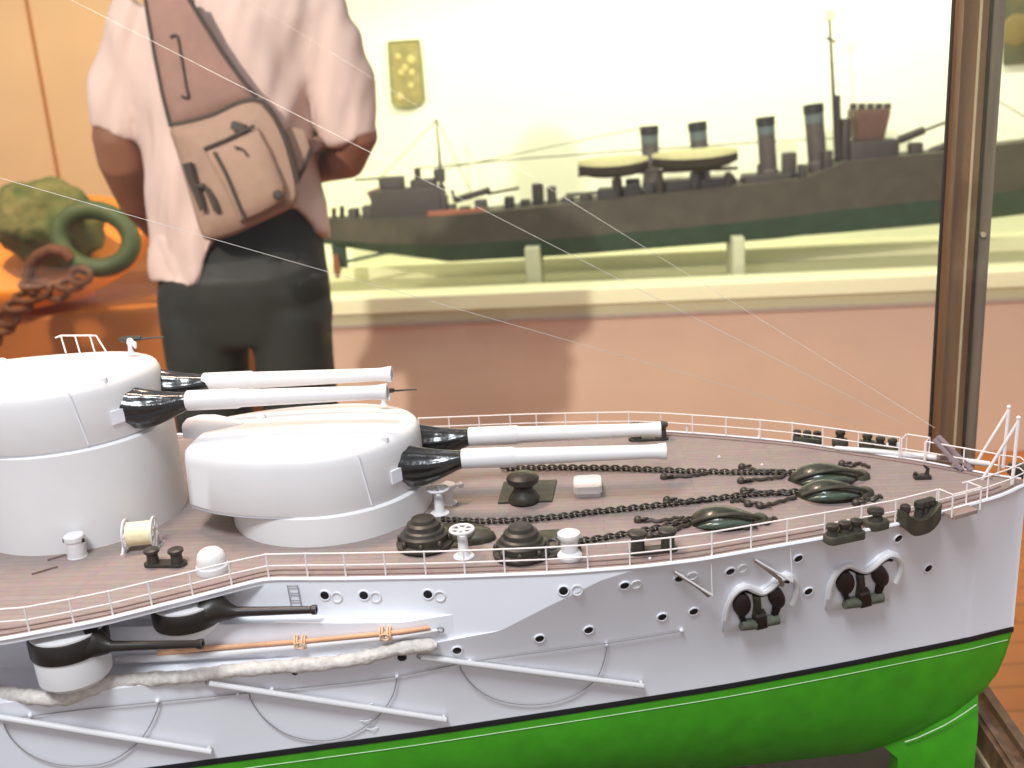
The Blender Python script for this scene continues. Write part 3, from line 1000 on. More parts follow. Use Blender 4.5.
def hull_t(x, z):
    m = main_t(x, z)
    wl_ = wall_t(x)
    if x < .092 and z > ZL(x) - 1e-6:
        st_ = wl_ + .006 * min(1, max(0, (.069 - x) / .02)) * (1.0 if z < -.0175 else 0.0)
        return min(st_, m)
    if x >= .092:
        return min(m, wl_) if x < .148 else m
    return m


KEEL = [(-.4, -.152), (.2, -.151), (.246, -.149), (.265, -.1475), (.29, -.139), (.3076, -.1295), (.3178, -.1200), (.3245, -.1125), (.330, -.1030), (.3335, -.0920), (XB, -.080)]


def under_t(x, f):
    """half breadth below the waterline, f 0 at the waterline to 1 at the keel"""
    n = lerp([(-.2, 3.2), (.1, 2.6), (.25, 2.2), (.32, 2.0)], x)
    return WT(x) * max(0.0, 1 - f ** n) ** (1 / 1.6)


XS = []
x = -.40
while x < XB - 1e-6:
    XS.append(x)
    x += .0035 if x < .30 else .0015
XS.append(XB)


def hull_grid(rows_fn):
    """rows_fn(x) -> starboard column [(t, z)] ; built on both sides"""
    o = MB()
    for sgn in (-1, 1):
        cols = []
        for x_ in XS:
            cols.append([Vector((x_, sgn * t, z)) for t, z in rows_fn(x_, sgn)])
        n = len(cols[0])
        o.add([p for c in cols for p in c], [(i * n + k, i * n + k + 1, (i + 1) * n + k + 1, (i + 1) * n + k) for i in range(len(cols) - 1) for k in range(n - 1)])
    return o


def top_rows(x_, sgn):
    zl_ = ZL(x_)
    r = []
    if sgn > 0:
        for k in range(33):
            z = ZW * k / 32
            h = 1 - k / 32
            r.append((WT(x_) + (max(DP(x_) - WT(x_), 0)) * h ** 1.5, z))
        return r
    zs1 = [0, -.002, -.004, -.006, -.008, -.010, -.012, -.014, -.016, -.0174, -.0176]
    if x_ < .0885:
        zs1 = zs1 + [(-.0176) + (zl_ + .0176) * k / 6 for k in range(1, 7)]
    else:
        zs1 = [z * zl_ / -.0260 for z in zs1 + [-.0176 - .0084 * k / 6 for k in range(1, 7)]]
    for z in zs1:
        r.append((hull_t(x_, z + (1e-5 if x_ < .092 else 0)), z))
    if x_ < .092:
        r.append((main_t(x_, zl_), zl_))
    else:
        r.append((hull_t(x_, zl_ - .0002), zl_ - .0002))
    for k in range(1, 15):
        z = zl_ - .0002 + (ZW - zl_ + .0002) * k / 14
        r.append((hull_t(x_, z - 1e-5), z))
    return r


hull = hull_grid(top_rows).build('topsides', M['hull'], ship, 13)
SB = .0026
hull_grid(lambda x_, s: [(main_t(x_, ZW) + .0002, ZW + .0002), (main_t(x_, ZW) + .0004, ZW - .0004), (under_t(x_, .03) + .0004, ZW - SB), (under_t(x_, .03) - .0003, ZW - SB - .0003)]).build('waterline_stripe', M['black'], ship, 30)


def low_rows(x_, s):
    kz = lerp(KEEL, x_)
    r = []
    for k in range(29):
        f = k / 28
        f = 1 - (1 - f) ** 1.25
        r.append((under_t(x_, f), ZW - .0001 + (kz - ZW) * f))
    return r


hull_grid(low_rows).build('lower_hull', M['green'], ship, 40)


def under_at(x_, z):
    kz = lerp(KEEL, x_)
    return under_t(x_, min(1, max(0, (ZW - z) / (ZW - kz))))


def hull_any(x_, z):
    return hull_t(x_, z) if z >= ZW else under_at(x_, z)


MB().tube([(x_, -under_at(x_, ZW - .0068) - .0002, ZW - .0068) for x_ in XS if -.2 < x_ < .3345], .00022, 6).build('scribed_line', mat('line_pale_green', (196, 222, 176), .5), ship)
# keel block under the forefoot, green like the bottom
kb = MB()
kb.loft([[Vector((x_, s * w_, z)) for x_, s in ((.262, -1), (.3205, -1), (.3205, 1), (.262, 1))] for z, w_ in ((-.112, .0015), (-.13, .005))] + [[Vector((x_, s * .0065, z)) for x_, s in ((.281, -1), (.3195, -1), (.3195, 1), (.281, 1))] for z in (-.148, ZF)])
kb.build('keel_block', M['green'], ship, 20)
kb2 = MB()
kb2.loft([[Vector((x_, s * .02, z)) for x_, s in ((-.3, -1), (-.2, -1), (-.2, 1), (-.3, 1))] for z in (-.1515, ZF)])
kb2.build('keel_block', M['green'], ship, 20)
# highlight along the forefoot edge, drawn as a pale line
MB().tube([K.y(px, py, -.0078) for px, py in ((976.5, 704.5), (966, 712), (955, 719), (943, 726), (930, 732), (917, 738), (905, 742))], .00028, 6).build('forefoot_highlight', mat('highlight_pale', (222, 232, 200), .5), ship)

# ---- point on the starboard side seen at a pixel
def on_hull(px, py, off=0.0):
    d = K.d(px, py)
    c = K.c
    ya, yb = -.17, .0
    lo = None
    N = 240
    for i in range(N + 1):
        y = ya + (yb - ya) * i / N
        p = c + d * ((y - c.y) / d.y)
        if p.z > .02 or p.x > XB or p.x < -.4:
            continue
        z = min(p.z, -1e-4)
        if z < -.15:
            continue
        if -p.y <= hull_any(p.x, z) + 1e-7:
            hi_, lo_ = y, ya + (yb - ya) * (i - 1) / N
            for _ in range(24):
                m = (hi_ + lo_) / 2
                q = c + d * ((m - c.y) / d.y)
                if -q.y <= hull_any(q.x, min(q.z, -1e-4)):
                    hi_ = m
                else:
                    lo_ = m
            q = c + d * ((hi_ - c.y) / d.y)
            return q + normal_at(q) * off
    p = c + d * ((-.03 - c.y) / d.y)
    return p


def normal_at(q):
    e = .0012
    z = min(q.z, -.0015)
    tx = (hull_any(q.x + e, z) - hull_any(q.x - e, z)) / (2 * e)
    tz = (hull_any(q.x, z + e) - hull_any(q.x, z - e)) / (2 * e) if z + e < 0 else 0
    tz = max(-1.2, min(1.2, tz))
    return Vector((-tx, -1, -tz)).normalized()


# ---- deck, margin plank, gunwale
dk = MB()
rows = []
for x_ in XS:
    rows.append([Vector((x_, -DS(x_) * k + DP(x_) * (1 - k), 0.0004)) for k in [j / 10 for j in range(11)]])
n = 11
dk.add([p for r in rows for p in r], [(i * n + k, i * n + k + 1, (i + 1) * n + k + 1, (i + 1) * n + k) for i in range(len(rows) - 1) for k in range(n - 1)])
deck = dk.build('deck', M['deck'], ship)
for sgn, D in ((-1, DS), (1, DP)):
    mp_ = MB()
    for inset, wd in ((.0075, .0009), (.0028, .0004)):
        pts = [(x_, sgn * max(D(x_) - inset, .0), .0007) for x_ in XS if D(x_) > inset + .004]
        rr = [[Vector((p[0], p[1] - wd / 2, .0004)), Vector((p[0], p[1] + wd / 2, .0004)), Vector((p[0], p[1] + wd / 2, .0008)), Vector((p[0], p[1] - wd / 2, .0008))] for p in pts]
        mp_.loft(rr)
    mp_.build('margin_plank', M['margin'], deck)
    MB().tube([(x_, sgn * D(x_), .0000) for x_ in XS], .0009, 6).build('gunwale', M['hull'], hull)
# casemate overhang
sp_ = MB()
xs2 = [x_ for x_ in XS if x_ <= -.0105] + [-.0105]
rr = [[Vector((x_, -.0780, -.0002)), Vector((x_, -DS(x_), -.0002)), Vector((x_, -DS(x_), -.0024)), Vector((x_, -.0780, -.0024))] for x_ in xs2]
sp_.loft(rr)
sp_.build('casemate_overhang', M['hull'], hull)
# dark grooves in the deck (left foreground)
MB().box((K.z(45, 572).x, K.z(45, 572).y, .0008), (.011, .0005, .0008), Matrix.Rotation(rad(40), 3, 'Z')).build('deck_groove', M['margin'], deck)
MB().box((K.z(57, 559).x, K.z(57, 559).y, .0008), (.008, .0005, .0008), Matrix.Rotation(rad(40), 3, 'Z')).build('deck_groove', M['margin'], deck)

# ---- barbettes and twin turrets
def ellipse_plan(scale=1.0, n=64, rear=-.0612):
    pts = []
    for k in range(n):
        a = 2 * PI * k / n
        c, s = math.cos(a), math.sin(a)
        ax = .0475 if c > 0 else .076
        pts.append((max(ax * c * scale, rear * (0.5 + scale / 2)), .0480 * s * scale))
    return pts


def turret(cx, zo, bar_h, name):
    bb = MB().lathe([(.049, 0.0), (.0487, bar_h - .0008), (.0475, bar_h), (.0001, bar_h)], (cx + .001, 0, 0), 72)
    barb = bb.build('barbette', M['white'], ship, 40)
    z0, z1 = zo + .0138, zo + .0425
    g = MB()
    prof = [(.955, z0), (.985, z0 + .0006), (1.0, z0 + .002), (.988, z1 - .006), (.978, z1 - .003), (.960, z1 - .0010), (.93, z1 + .0003), (.88, z1 + .0012), (.6, z1 + .0026), (.25, z1 + .0034), (.02, z1 + .0036)]
    rings = []
    for sc, z in prof:
        rings.append([Vector((cx + x_, y_, z - (max(0, y_) * .07 if z > z1 - .004 else 0))) for x_, y_ in ellipse_plan(sc, 96)])
    g.loft(rings)
    gh = g.build('gun_turret', M['white'], ship, 32)
    # rim line
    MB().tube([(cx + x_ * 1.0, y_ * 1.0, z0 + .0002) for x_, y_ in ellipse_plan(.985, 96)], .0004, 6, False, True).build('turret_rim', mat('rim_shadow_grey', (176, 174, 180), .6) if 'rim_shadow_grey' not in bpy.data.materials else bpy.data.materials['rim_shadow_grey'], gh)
    za = zo + .0284
    for s in (-1, 1):
        y_ = s * .016
        st_ = cx + .0690 - (.0036 if s > 0 and zo > 0 else 0)
        prof = [(.0, 0), (.0043, 0), (.0048, .0004), (.0048, .0245), (.0044, .0252), (.0042, .0262), (.0033, .088), (.0034, .0915), (.0039, .0945), (.0040, .0962), (.0030, .0965), (.0024, .0962), (.0024, .093), (.0, .0925)]
        gb = MB().lathe([(r, z) for r, z in prof[1:]], (st_, y_, za), 24, (1, 0, 0)).build('gun_barrel', M['white'], gh, 35)
        MB().lathe([(.0024, .0938), (.0024, .0941), (.0001, .0942)], (st_, y_, za), 16, (1, 0, 0)).build('muzzle_bore', M['hole'], gb)
        # canvas blast bag : bulging at the port, sagging towards the barrel
        rings = []
        N = 30
        for k in range(N + 1):
            u = k / N
            xx = cx + .0350 + (.0352) * u
            e = (1 - u)
            top_ = za + .0040 + .0068 * e ** 2.0
            low_ = za - .0044 - .0080 * math.sin(PI * min(1, e ** 1.15 * .80)) ** 1.1
            hw_ = .0043 + .0058 * e ** .8
            if u < .22:
                q_ = math.sqrt(max(.01, 1 - (1 - u / .22) ** 2))
                m_ = (top_ + low_) / 2
                top_, low_, hw_ = m_ + (top_ - m_) * q_, m_ + (low_ - m_) * q_, hw_ * (.6 + .4 * q_)
            rr_ = []
            for j in range(48):
                a = 2 * PI * j / 48
                rid = 1 + .045 * math.sin(a * 9 + u * 2.2) * math.sin(PI * min(1, u * 1.1)) + .02 * noise.noise(Vector((u * 9, a * 3, s)))
                zz = (top_ + low_) / 2 + (top_ - low_) / 2 * math.sin(a) * rid
                bulge = -.0042 * (e ** 1.5) * (1 - math.cos(a * 0) * 0) * (0.5 + 0.5 * math.sin(a)) 
                rr_.append(Vector((xx + bulge, y_ + hw_ * math.cos(a) * rid, zz)))
            rings.append(rr_)
        MB().loft(rings).build('blast_bag', M['leather'], gb, 60)
    # rangefinder hood overhanging the rear wall, roof fittings
    hz = z1 + .001
    hd = MB()
    hd.loft([[Vector((cx - .066 + dx, 0 + w_ * math.cos(a), hz + .001 + h_ * math.sin(a))) for a in [PI * j / 10 for j in range(11)]] + [Vector((cx - .066 + dx, w_, hz - .003)), Vector((cx - .066 + dx, -w_, hz - .003))][::-1] for dx, w_, h_ in ((-.004, .0030, .0025), (-.002, .0052, .0045), (.004, .0062, .0060), (.012, .0060, .0058), (.020, .0045, .0038), (.026, .0020, .0014))])
    hd.build('rangefinder_hood', M['hull'], gh, 50)
    MB().lathe([(.0022, 0), (.0024, .0016), (.0018, .0026), (.0005, .003)], (cx - .034, .010, z1 + .0018), 16).build('periscope_hood', M['white'], gh)
    pq_ = [(cx + .036, -.0245), (cx + .039, -.0262)]
    for q in pq_:
        MB().rbox((q[0] - .004, q[1], z1 + .0006), (.004, .0024, .0026), .0006).build('roof_lug', M['white'], gh)
    # weld seam and hatch on the near side
    def side_pt(xx, z, off=.0003):
        c = min(1, max(-1, xx / .0475))
        return Vector((cx + xx, -(.0480 * math.sqrt(1 - c * c)) - off, z))
    MB().tube([side_pt(.0255 + .0035 * k / 8, z1 - .001 - (z1 - z0 - .003) * k / 8) for k in range(9)], .00042, 6).build('side_seam', M['hull'], gh)
    pr = [side_pt(.0375, zo + .0285), side_pt(.0412, zo + .0285), side_pt(.0412, zo + .0222), side_pt(.0375, zo + .0222)]
    nrm = Vector((.55, -.83, 0))
    MB().loft([[p - nrm * .0006 for p in pr], [p + nrm * .0008 for p in pr]]).build('side_hatch', M['hull'], gh)
    return gh, z1


tA, zA = turret(.0, .0, .0145, 'fore')
tB, zB = turret(-.1285, .0345, .0485, 'superfiring')
# roof rail and sight on the superfiring turret
rb = [K.z(px, py, zB + .003) for px, py in ((66, 353), (80, 353), (95, 353), (107, 353))]
tops = [p + Vector((-.001, 0, .0092)) for p in rb]
rr_ = MB()
rr_.tube([tops[0] + Vector((-.003, 0, -.001)), tops[0], tops[1], tops[2], tops[3] + Vector((-.003, 0, 0)), rb[3]], .00045, 6)
for a_, b_ in zip(rb[:3], tops[:3]):
    rr_.tube([a_, b_], .0004, 6)
rr_.build('roof_rail', M['white_rail'], tB)


def roof_gun(px, py, z, parent):
    p = K.z(px, py, z)
    g_ = MB()
    g_.lathe([(.0022, 0), (.0012, .0012), (.0009, .0045), (.0014, .005)], p, 14)
    g_.ball(p + Vector((.0006, 0, .0055)), (.0020, .0012, .0024), 10, 7)
    g_.ball(p + Vector((.0030, -.0005, .0042)), (.0010, .001, .0020), 10, 7)
    o = g_.build('sight_mount', M['white'], parent)
    q = p + Vector((.001, .003, .0065))
    MB().tube([q + Vector((-.007, 0, .0)), q + Vector((-.003, 0, .0002)), q + Vector((.004, 0, .0003)), q + Vector((.0045, 0, 0)), q + Vector((.016, 0, .0002))], [.0012, .0017, .0013, .0006, .0004], 8).build('saluting_gun', M['iron'], o)


roof_gun(131, 353, zB + .0024, tB)
roof_gun(384, 405, zA + .0024, tA)
# tower base at the far left
MB().lathe([(.040, 0), (.040, .060), (.036, .064), (.0001, .065)], (-.246, -.004, 0), 48).build('conning_tower', M['white'], ship)
MB().box((-.33, 0, .04), (.14, .11, .08)).build('superstructure_block', M['white'], ship)

# ---- anchor chains, hawse hoods, capstans
def chain(pxs, name='anchor_chain', pitch=.0028):
    pts = [K.z(x_, y_, .0020) for x_, y_ in pxs]
    seg = []
    L = 0
    for a_, b_ in zip(pts, pts[1:]):
        seg.append((L, (b_ - a_).length, a_, b_))
        L += (b_ - a_).length
    c_ = MB()
    k = 0
    s_ = 0
    while s_ < L:
        for l0, l, a_, b_ in seg:
            if l0 <= s_ <= l0 + l:
                p = a_.lerp(b_, (s_ - l0) / l)
                d = (b_ - a_).normalized()
        side_ = Vector((0, 0, 1)).cross(d)
        ax = Vector((0, 0, 1)) + side_ * .25 if k % 2 == 0 else side_ + Vector((0, 0, .35))
        x_, y_, dd = frame_of(ax)
        # ring stretched along the chain
        ax.normalize()
        u = (d - ax * d.dot(ax)).normalized()
        w_ = ax.cross(u)
        c_.tube([p + u * (.0022 * math.cos(2 * PI * j / 14)) + w_ * (.0016 * math.sin(2 * PI * j / 14)) for j in range(14)], .00052, 6, False, True)
        s_ += pitch
        k += 1
    return c_.build(name, M['chain'], ship)


chain([(505, 468), (560, 467), (620, 468), (690, 471), (740, 472), (795, 472)])
chain([(440, 519), (480, 521), (520, 520), (560, 516), (590, 512), (640, 507), (700, 500), (750, 494), (803, 491)])
chain([(578, 541), (600, 538), (640, 531), (665, 526), (694, 518)])


def hawse_hood(px, py, s=1.0, yaw=0.0):
    c = K.z(px, py, 0.0)
    R_ = Matrix.Rotation(rad(yaw), 3, 'Z')
    V = lambda x_, y_, z: c + R_ @ Vector((x_ * s, y_ * s, z * s))
    o = MB()
    rings = []
    for k in range(17):
        u = -1 + 2 * k / 16
        wd = .0085 * max(0.02, (1 - abs(u) ** 2.2)) ** .6 * (1 + .12 * -u)
        h_ = .0082 * max(0.02, (1 - abs(u) ** 2.0)) ** .8 * (1 - .35 * u)
        rings.append([V(u * .0165, .002 + wd * math.cos(a) - (.0035 * (1 - u * u)), h_ * max(0, math.sin(a)) ** .9 - (.0004 if math.sin(a) < 0 else 0)) for a in [2 * PI * j / 24 for j in range(24)]])
    o.loft(rings)
    hood = o.build('hawse_hood', M['hoodgreen'], ship, 60)
    # pale lip of the pipe mouth on the near side and the ridge over it
    lip = []
    for k in range(15):
        u = -1 + 2 * k / 14
        rr_ = .0015 * (1 - abs(u) ** 2.5) + .0003
        lip.append((V(-.002 + u * .0115, -.0082 - .0022 * (1 - u * u), .0026 + .0014 * (1 - u * u)), rr_ * s))
    MB().tube([p for p, _ in lip], [r for _, r in lip], 10).build('pipe_lip', M['lipgreen'], hood)
    rg = []
    for k in range(15):
        u = -1 + 2 * k / 14
        rg.append(V(u * .0150, -.0035 - .0045 * (1 - u * u), .0030 + .0046 * (1 - u * u)))
    MB().tube(rg, .0009 * s, 8).build('hood_ridge', M['irongreen'], hood)
    MB().lathe([(.0042 * s, 0), (.0040 * s, .002 * s), (.0026 * s, .0034 * s), (.0001, .0036 * s)], V(.0150, -.001, 0), 14).build('hood_eye', M['irongreen'], hood)


hawse_hood(826, 480, 1.12, 6)
hawse_hood(832, 496, 1.02, 4)
hawse_hood(725, 523, 1.02, 4)


def stopper(pxs, knob=True):
    pts = [K.z(x_, y_, .0014) for x_, y_ in pxs]
    o = MB()
    m = []
    for a_, b_ in zip(pts, pts[1:]):
        for k in range(5):
            p = a_.lerp(b_, k / 5)
            m.append(p + Vector((0, .0004 * math.sin(9 * k), .0004 * (k % 2))))
    m.append(pts[-1])
    o.tube(m, .00085, 6)
    o.ball(pts[0], .0021, 10, 7)
    o.torus(pts[0] + Vector((.0026, 0, .0006)), .0018, .0007, 12, 6, (0, .4, 1))
    o.build('chain_stopper', M['chain'], ship)


for q in ([(664, 477), (690, 476), (708, 473)], [(742, 467), (760, 471), (784, 471)], [(741, 481), (765, 479), (782, 477), (786, 473)], [(744, 491), (762, 492), (790, 494)], [(760, 506), (775, 503), (796, 497)], [(748, 504), (742, 500), (730, 501)], [(667, 500), (690, 502), (708, 500)], [(638, 520), (660, 521), (684, 517)], [(650, 536), (668, 532), (690, 524)],
          [(842, 464), (852, 466), (858, 463), (870, 467)], [(856, 503), (864, 499), (874, 500), (878, 496), (882, 497)], [(746, 527), (756, 523), (768, 523), (772, 518), (777, 519)]):
    stopper(q)
# deck cleat
cp = K.z(922, 479, 0)
cl = MB()
cl.rbox(cp + Vector((0, 0, .0012)), (.0080, .0048, .0022), .0008)
cl.tube([cp + Vector((.002, 0, .002)), cp + Vector((.0026, 0, .0052)), cp + Vector((.0004, 0, .0072))], [.0012, .0009, .0005], 8)
cl.tube([cp + Vector((-.003, 0, .002)), cp + Vector((-.0034, 0, .0036))], .001, 8)
cl.build('deck_cleat', M['iron'], ship)


def plate_outline(pxs, z0, z1, m, name, parent=ship):
    pts = [K.z(x_, y_, 0) for x_, y_ in pxs]
    return MB().prism([(p.x, p.y) for p in pts], z0, z1).build(name, m, parent, 30)


# capstan with its chain plate, far left of the three
def capstan(base, px, py, hood_px):
    bp_ = plate_outline(base, .0004, .0016, M['irongreen'], 'capstan')
    c = K.z(px, py, .0016)
    MB().lathe([(.0128, 0), (.0128, .0012), (.0106, .0020), (.0108, .0050), (.0096, .0058), (.0090, .0072), (.0078, .0078), (.0074, .0098), (.0058, .0106), (.0052, .0122), (.0018, .0128), (.0001, .0129)], c, 28).build('capstan_drum', M['iron'], bp_, 30)
    w_ = MB()
    for k in range(8):
        a = 2 * PI * k / 8
        w_.ball(c + Vector((.0112 * math.cos(a), .0112 * math.sin(a), .0026)), (.0013, .0013, .0018), 8, 6)
    w_.build('whelps', M['chain'], bp_)
    q = K.z(*hood_px, .0016)
    k_ = MB()
    k_.ball(q, (.0110, .0065, .0042), 18, 10)
    k_.build('chain_pipe', M['irongreen'], bp_)
    MB().torus(q + Vector((-.0015, -.003, .0034)), .0026, .0009, 16, 8, (.1, -.5, 1)).build('pipe_ring', M['iron'], bp_)


capstan([(398, 541), (412, 530), (436, 527), (470, 524), (490, 531), (494, 538), (484, 545), (455, 549), (430, 552), (404, 550)], 425, 543, (472, 537))
capstan([(497, 556), (496, 545), (510, 538), (545, 533), (568, 532), (580, 540), (574, 552), (552, 560), (520, 562)], 522, 552, (556, 548))
# centre warping capstan on its square plate
bp_ = plate_outline([(498, 505), (504, 484), (557, 482), (552, 503)], .0004, .0014, M['irongreen'], 'warping_capstan')
c = K.z(524, 500, .0014)
MB().lathe([(.0075, 0), (.0077, .0012), (.0066, .0034), (.0050, .0056), (.0046, .0072), (.0056, .0086), (.0076, .0096), (.0081, .0112), (.0078, .0124), (.0060, .0136), (.0020, .0143), (.0001, .0144)], c, 30).build('capstan_head', M['iron'], bp_, 40)


# ---- white deck fittings
def handwheel(px, py, h=.0125, wheel=True):
    c = K.z(px, py, 0)
    o = MB().lathe([(.0046, 0), (.0046, .0007), (.0030, .0012), (.0024, .0022), (.0021, h - .002), (.0012, h - .001), (.0010, h)], c, 20).build('valve_pedestal', M['white'], ship, 35)
    w_ = MB()
    w_.torus(c + Vector((0, 0, h + .0006)), .0050, .0007, 24, 8)
    for k in range(6):
        a = 2 * PI * k / 6
        w_.tube([c + Vector((0, 0, h + .0004)), c + Vector((.0049 * math.cos(a), .0049 * math.sin(a), h + .0006))], .0005, 6)
    w_.ball(c + Vector((0, 0, h + .0006)), .0011, 10, 6)
    w_.build('handwheel', M['white'], o)


handwheel(440, 514)
handwheel(464, 557)
c = K.z(449, 504, 0)
mb = MB().lathe([(.0042, 0), (.0042, .0008), (.0026, .0015), (.0024, .007), (.0038, .0085), (.0038, .0105), (.001, .012)], c, 18)
mb.tube([c + Vector((-.001, 0, .0095)), c + Vector((.0062, .001, .0095))], .0010, 8)
mb.ball(c + Vector((.0064, .001, .0095)), .0016, 10, 7)
mb.build('valve_pedestal', M['white'], ship)
c = K.z(570, 559, 0)
MB().lathe([(.0050, 0), (.0054, .0008), (.0054, .0022), (.0046, .0032), (.0036, .0038), (.0036, .0088), (.0044, .0096), (.0050, .0108), (.0048, .0122), (.0030, .0128), (.0001, .0128)], c, 24).build('mushroom_bollard', M['white'], ship, 35)
c = K.z(588, 494, 0)
sk = MB().rbox(c + Vector((0, .002, .0014)), (.0124, .0140, .0028), .0012).build('skylight', M['white'], ship, 35)
MB().rbox(c + Vector((0, .002, .0045)), (.0140, .0172, .0038), .0026).build('skylight_lid', M['white'], sk, 35)
# canister, cable reel and cowl at the left
c = K.z(78, 557, 0)
cn = MB().lathe([(.0044, 0), (.0044, .0008), (.0042, .0010), (.0042, .0085), (.0046, .0087), (.0046, .0108), (.0040, .0114), (.0001, .0116)], c, 28).build('canister', M['white'], ship, 35)
for a in (rad(192), rad(-12)):
    MB().rbox(c + Vector((.0046 * math.cos(a), .0046 * math.sin(a), .0088)), (.0012, .0012, .0017), .0004).build('canister_latch', M['black'], cn)
c = K.z(213, 571, 0)
MB().lathe([(.0070, 0), (.0072, .0010), (.0070, .0030), (.0064, .0036), (.0062, .0062), (.0056, .0086), (.0040, .0102), (.0016, .0110), (.0001, .0111)], c, 28).build('mushroom_ventilator', M['white'], ship, 35)
c = K.z(143, 549, 0)
axz = .0080
reel_axis = Vector((1, .18, 0)).normalized()
rl_ = MB()
rl_.tube([c + Vector((0, 0, axz)) - reel_axis * .0056, c + Vector((0, 0, axz)) + reel_axis * .0056], .0056, 24)
reel = rl_.build('cable_reel', M['cream'], ship)
for s in (-1, 1):
    w_ = MB()
    cc2 = c + Vector((0, 0, axz)) + reel_axis * (.0064 * s)
    w_.torus(cc2, .0070, .0005, 28, 6, reel_axis)
    w_.torus(cc2, .0024, .0004, 18, 6, reel_axis)
    x_, y_, _ = frame_of(reel_axis)
    for k in range(8):
        a = 2 * PI * k / 8
        w_.tube([cc2 + (x_ * math.cos(a) + y_ * math.sin(a)) * .0023, cc2 + (x_ * math.cos(a) + y_ * math.sin(a)) * .0070], .00034, 6)
    w_.build('reel_flange', M['white'], reel)
    w_ = MB()
    cc3 = c + reel_axis * (.0073 * s)
    for dy in (-.0045, .0045):
        w_.tube([cc3 + Vector((0, 0, axz)), cc3 + Vector((0, dy, 0))], .0007, 6)
    w_.tube([cc3 + Vector((0, -.006, .0004)), cc3 + Vector((0, .006, .0004))], .0006, 6)
    w_.build('reel_stand', M['white'], reel)


# ---- bollards and fairleads
def bollards(pa, pb_, name='mooring_bollard', r=.0030, h=.0085):
    a_, b_ = K.z(*pa), K.z(*pb_)
    d = (b_ - a_)
    ang = math.atan2(d.y, d.x)
    R_ = Matrix.Rotation(ang, 3, 'Z')
    L = d.length
    base = MB().rbox((a_ + b_) / 2 + Vector((0, 0, .0010)), (L + .0085, .0062, .0020), .003, R_)
    o = base.build(name, M['iron'], ship, 35)
    for p in (a_, b_):
        MB().lathe([(r * .9, .002), (r * .82, h * .7), (r * 1.15, h * .82), (r * 1.15, h * .95), (r * .9, h), (.0001, h)], p, 20).build('bollard_post', M['iron'], o, 35)


bollards((154, 566), (178, 566))
bollards((638, 554), (668, 551), r=.0034, h=.0105)
bollards((636, 441), (661, 440), r=.0036, h=.0105)


def roller_fairlead(px0, py0, px1, py1, n_, z=0.0, r=.0022, h=.0065, name='roller_fairlead', y_off=0.0):
    a_, b_ = K.z(px0, py0), K.z(px1, py1)
    d = b_ - a_
    R_ = Matrix.Rotation(math.atan2(d.y, d.x), 3, 'Z')
    L = d.length
    o = MB().rbox((a_ + b_) / 2 + Vector((0, 0, .0012)), (L + r * 2.4, r * 2.7, .0034), r * .9, R_).build(name, M['irongreen'], ship, 35)
    for k in range(n_):
        p = a_.lerp(b_, k / (n_ - 1) if n_ > 1 else .5)
        MB().lathe([(r * .95, .0028), (r * .75, h * .6), (r * 1.0, h * .72), (r * 1.0, h * .92), (r * .6, h), (.0001, h)], p, 16).build('roller', M['iron'], o, 35)


roller_fairlead(832, 541, 856, 536, 3, r=.0027, h=.0082)
roller_fairlead(873, 526, 877, 525, 1, r=.0036, h=.0085)
roller_fairlead(797, 441, 817, 442.5, 3)
roller_fairlead(838, 444, 842, 444, 1, r=.0026, h=.008)
roller_fairlead(864, 446, 870, 446.5, 1, r=.0026, h=.007)
roller_fairlead(880, 449, 892, 451, 2, r=.0024, h=.007)
# big open fairlead in the starboard bulwark
a_, b_ = K.z(900, 524), K.z(932, 515)
d = b_ - a_
R_ = Matrix.Rotation(math.atan2(d.y, d.x), 3, 'Z')
fl = MB()
rings = []
for k in range(15):
    u = -1 + 2 * k / 14
    top_ = .0060 * (abs(u) ** 2.0) + .0012
    w_ = .0030
    c = (a_ + b_) / 2 + R_ @ Vector((u * d.length * .54, -.0015, 0))
    dn = -.0052 * (1 - abs(u) ** 3) - .0005
    rings.append([c + R_ @ Vector((0, -w_, dn)), c + R_ @ Vector((0, w_ * .9, -.001)), c + R_ @ Vector((0, w_ * .9, top_)), c + R_ @ Vector((0, -w_, top_))])
fl.loft(rings)
fo = fl.build('open_fairlead', M['irongreen'], ship, 35)
for u in (-.72, .15, .5, .85):
    c = (a_ + b_) / 2 + R_ @ Vector((u * d.length * .5, 0, .001))
    MB().lathe([(.0022, 0), (.0018, .004), (.0024, .005), (.0022, .0072), (.0008, .0080)], c, 14).build('roller', M['iron'], fo, 35)
# bow fairlead at the stem head
p = K.z(1017, 476)
MB().rbox(p + Vector((.001, .002, .0022)), (.007, .010, .0052), .002).build('stem_fairlead', M['iron'], ship, 35)

# ---- small white fittings by the far rail, long white boom, gangplanks
p = K.z(893, 450)
MB().rbox(p + Vector((0, 0, .0018)), (.0075, .0050, .0036), .0016).build('deck_locker', M['white'], ship)
MB().tube([K.z(835, 448, .0016), K.z(870, 451, .0016), K.z(940, 458, .0016), K.z(990, 464, .0016)], [.0012, .0015, .0017, .0014], 10).build('stowed_boom', M['white'], ship)
MB().rbox(K.z(943, 457, .0030), (.0055, .0035, .0026), .0008).build('boom_crutch', M['platform'], ship)
for a_, b_ in (((938, 452), (972, 470)), ((934, 455), (962, 470))):
    qa, qb = K.z(*a_, .016), K.z(*b_, .001)
    qa = K.z(a_[0], a_[1] - 16, .014)
    dd = (qb - qa)
    x_, y_, z_ = frame_of(dd)
    MB().loft([[q + x_ * sx * .0014 + y_ * sy * .0005 for sx, sy in ((-1, -1), (1, -1), (1, 1), (-1, 1))] for q in (qa, qb)]).build('gangplank', M['plankgrey'], ship)
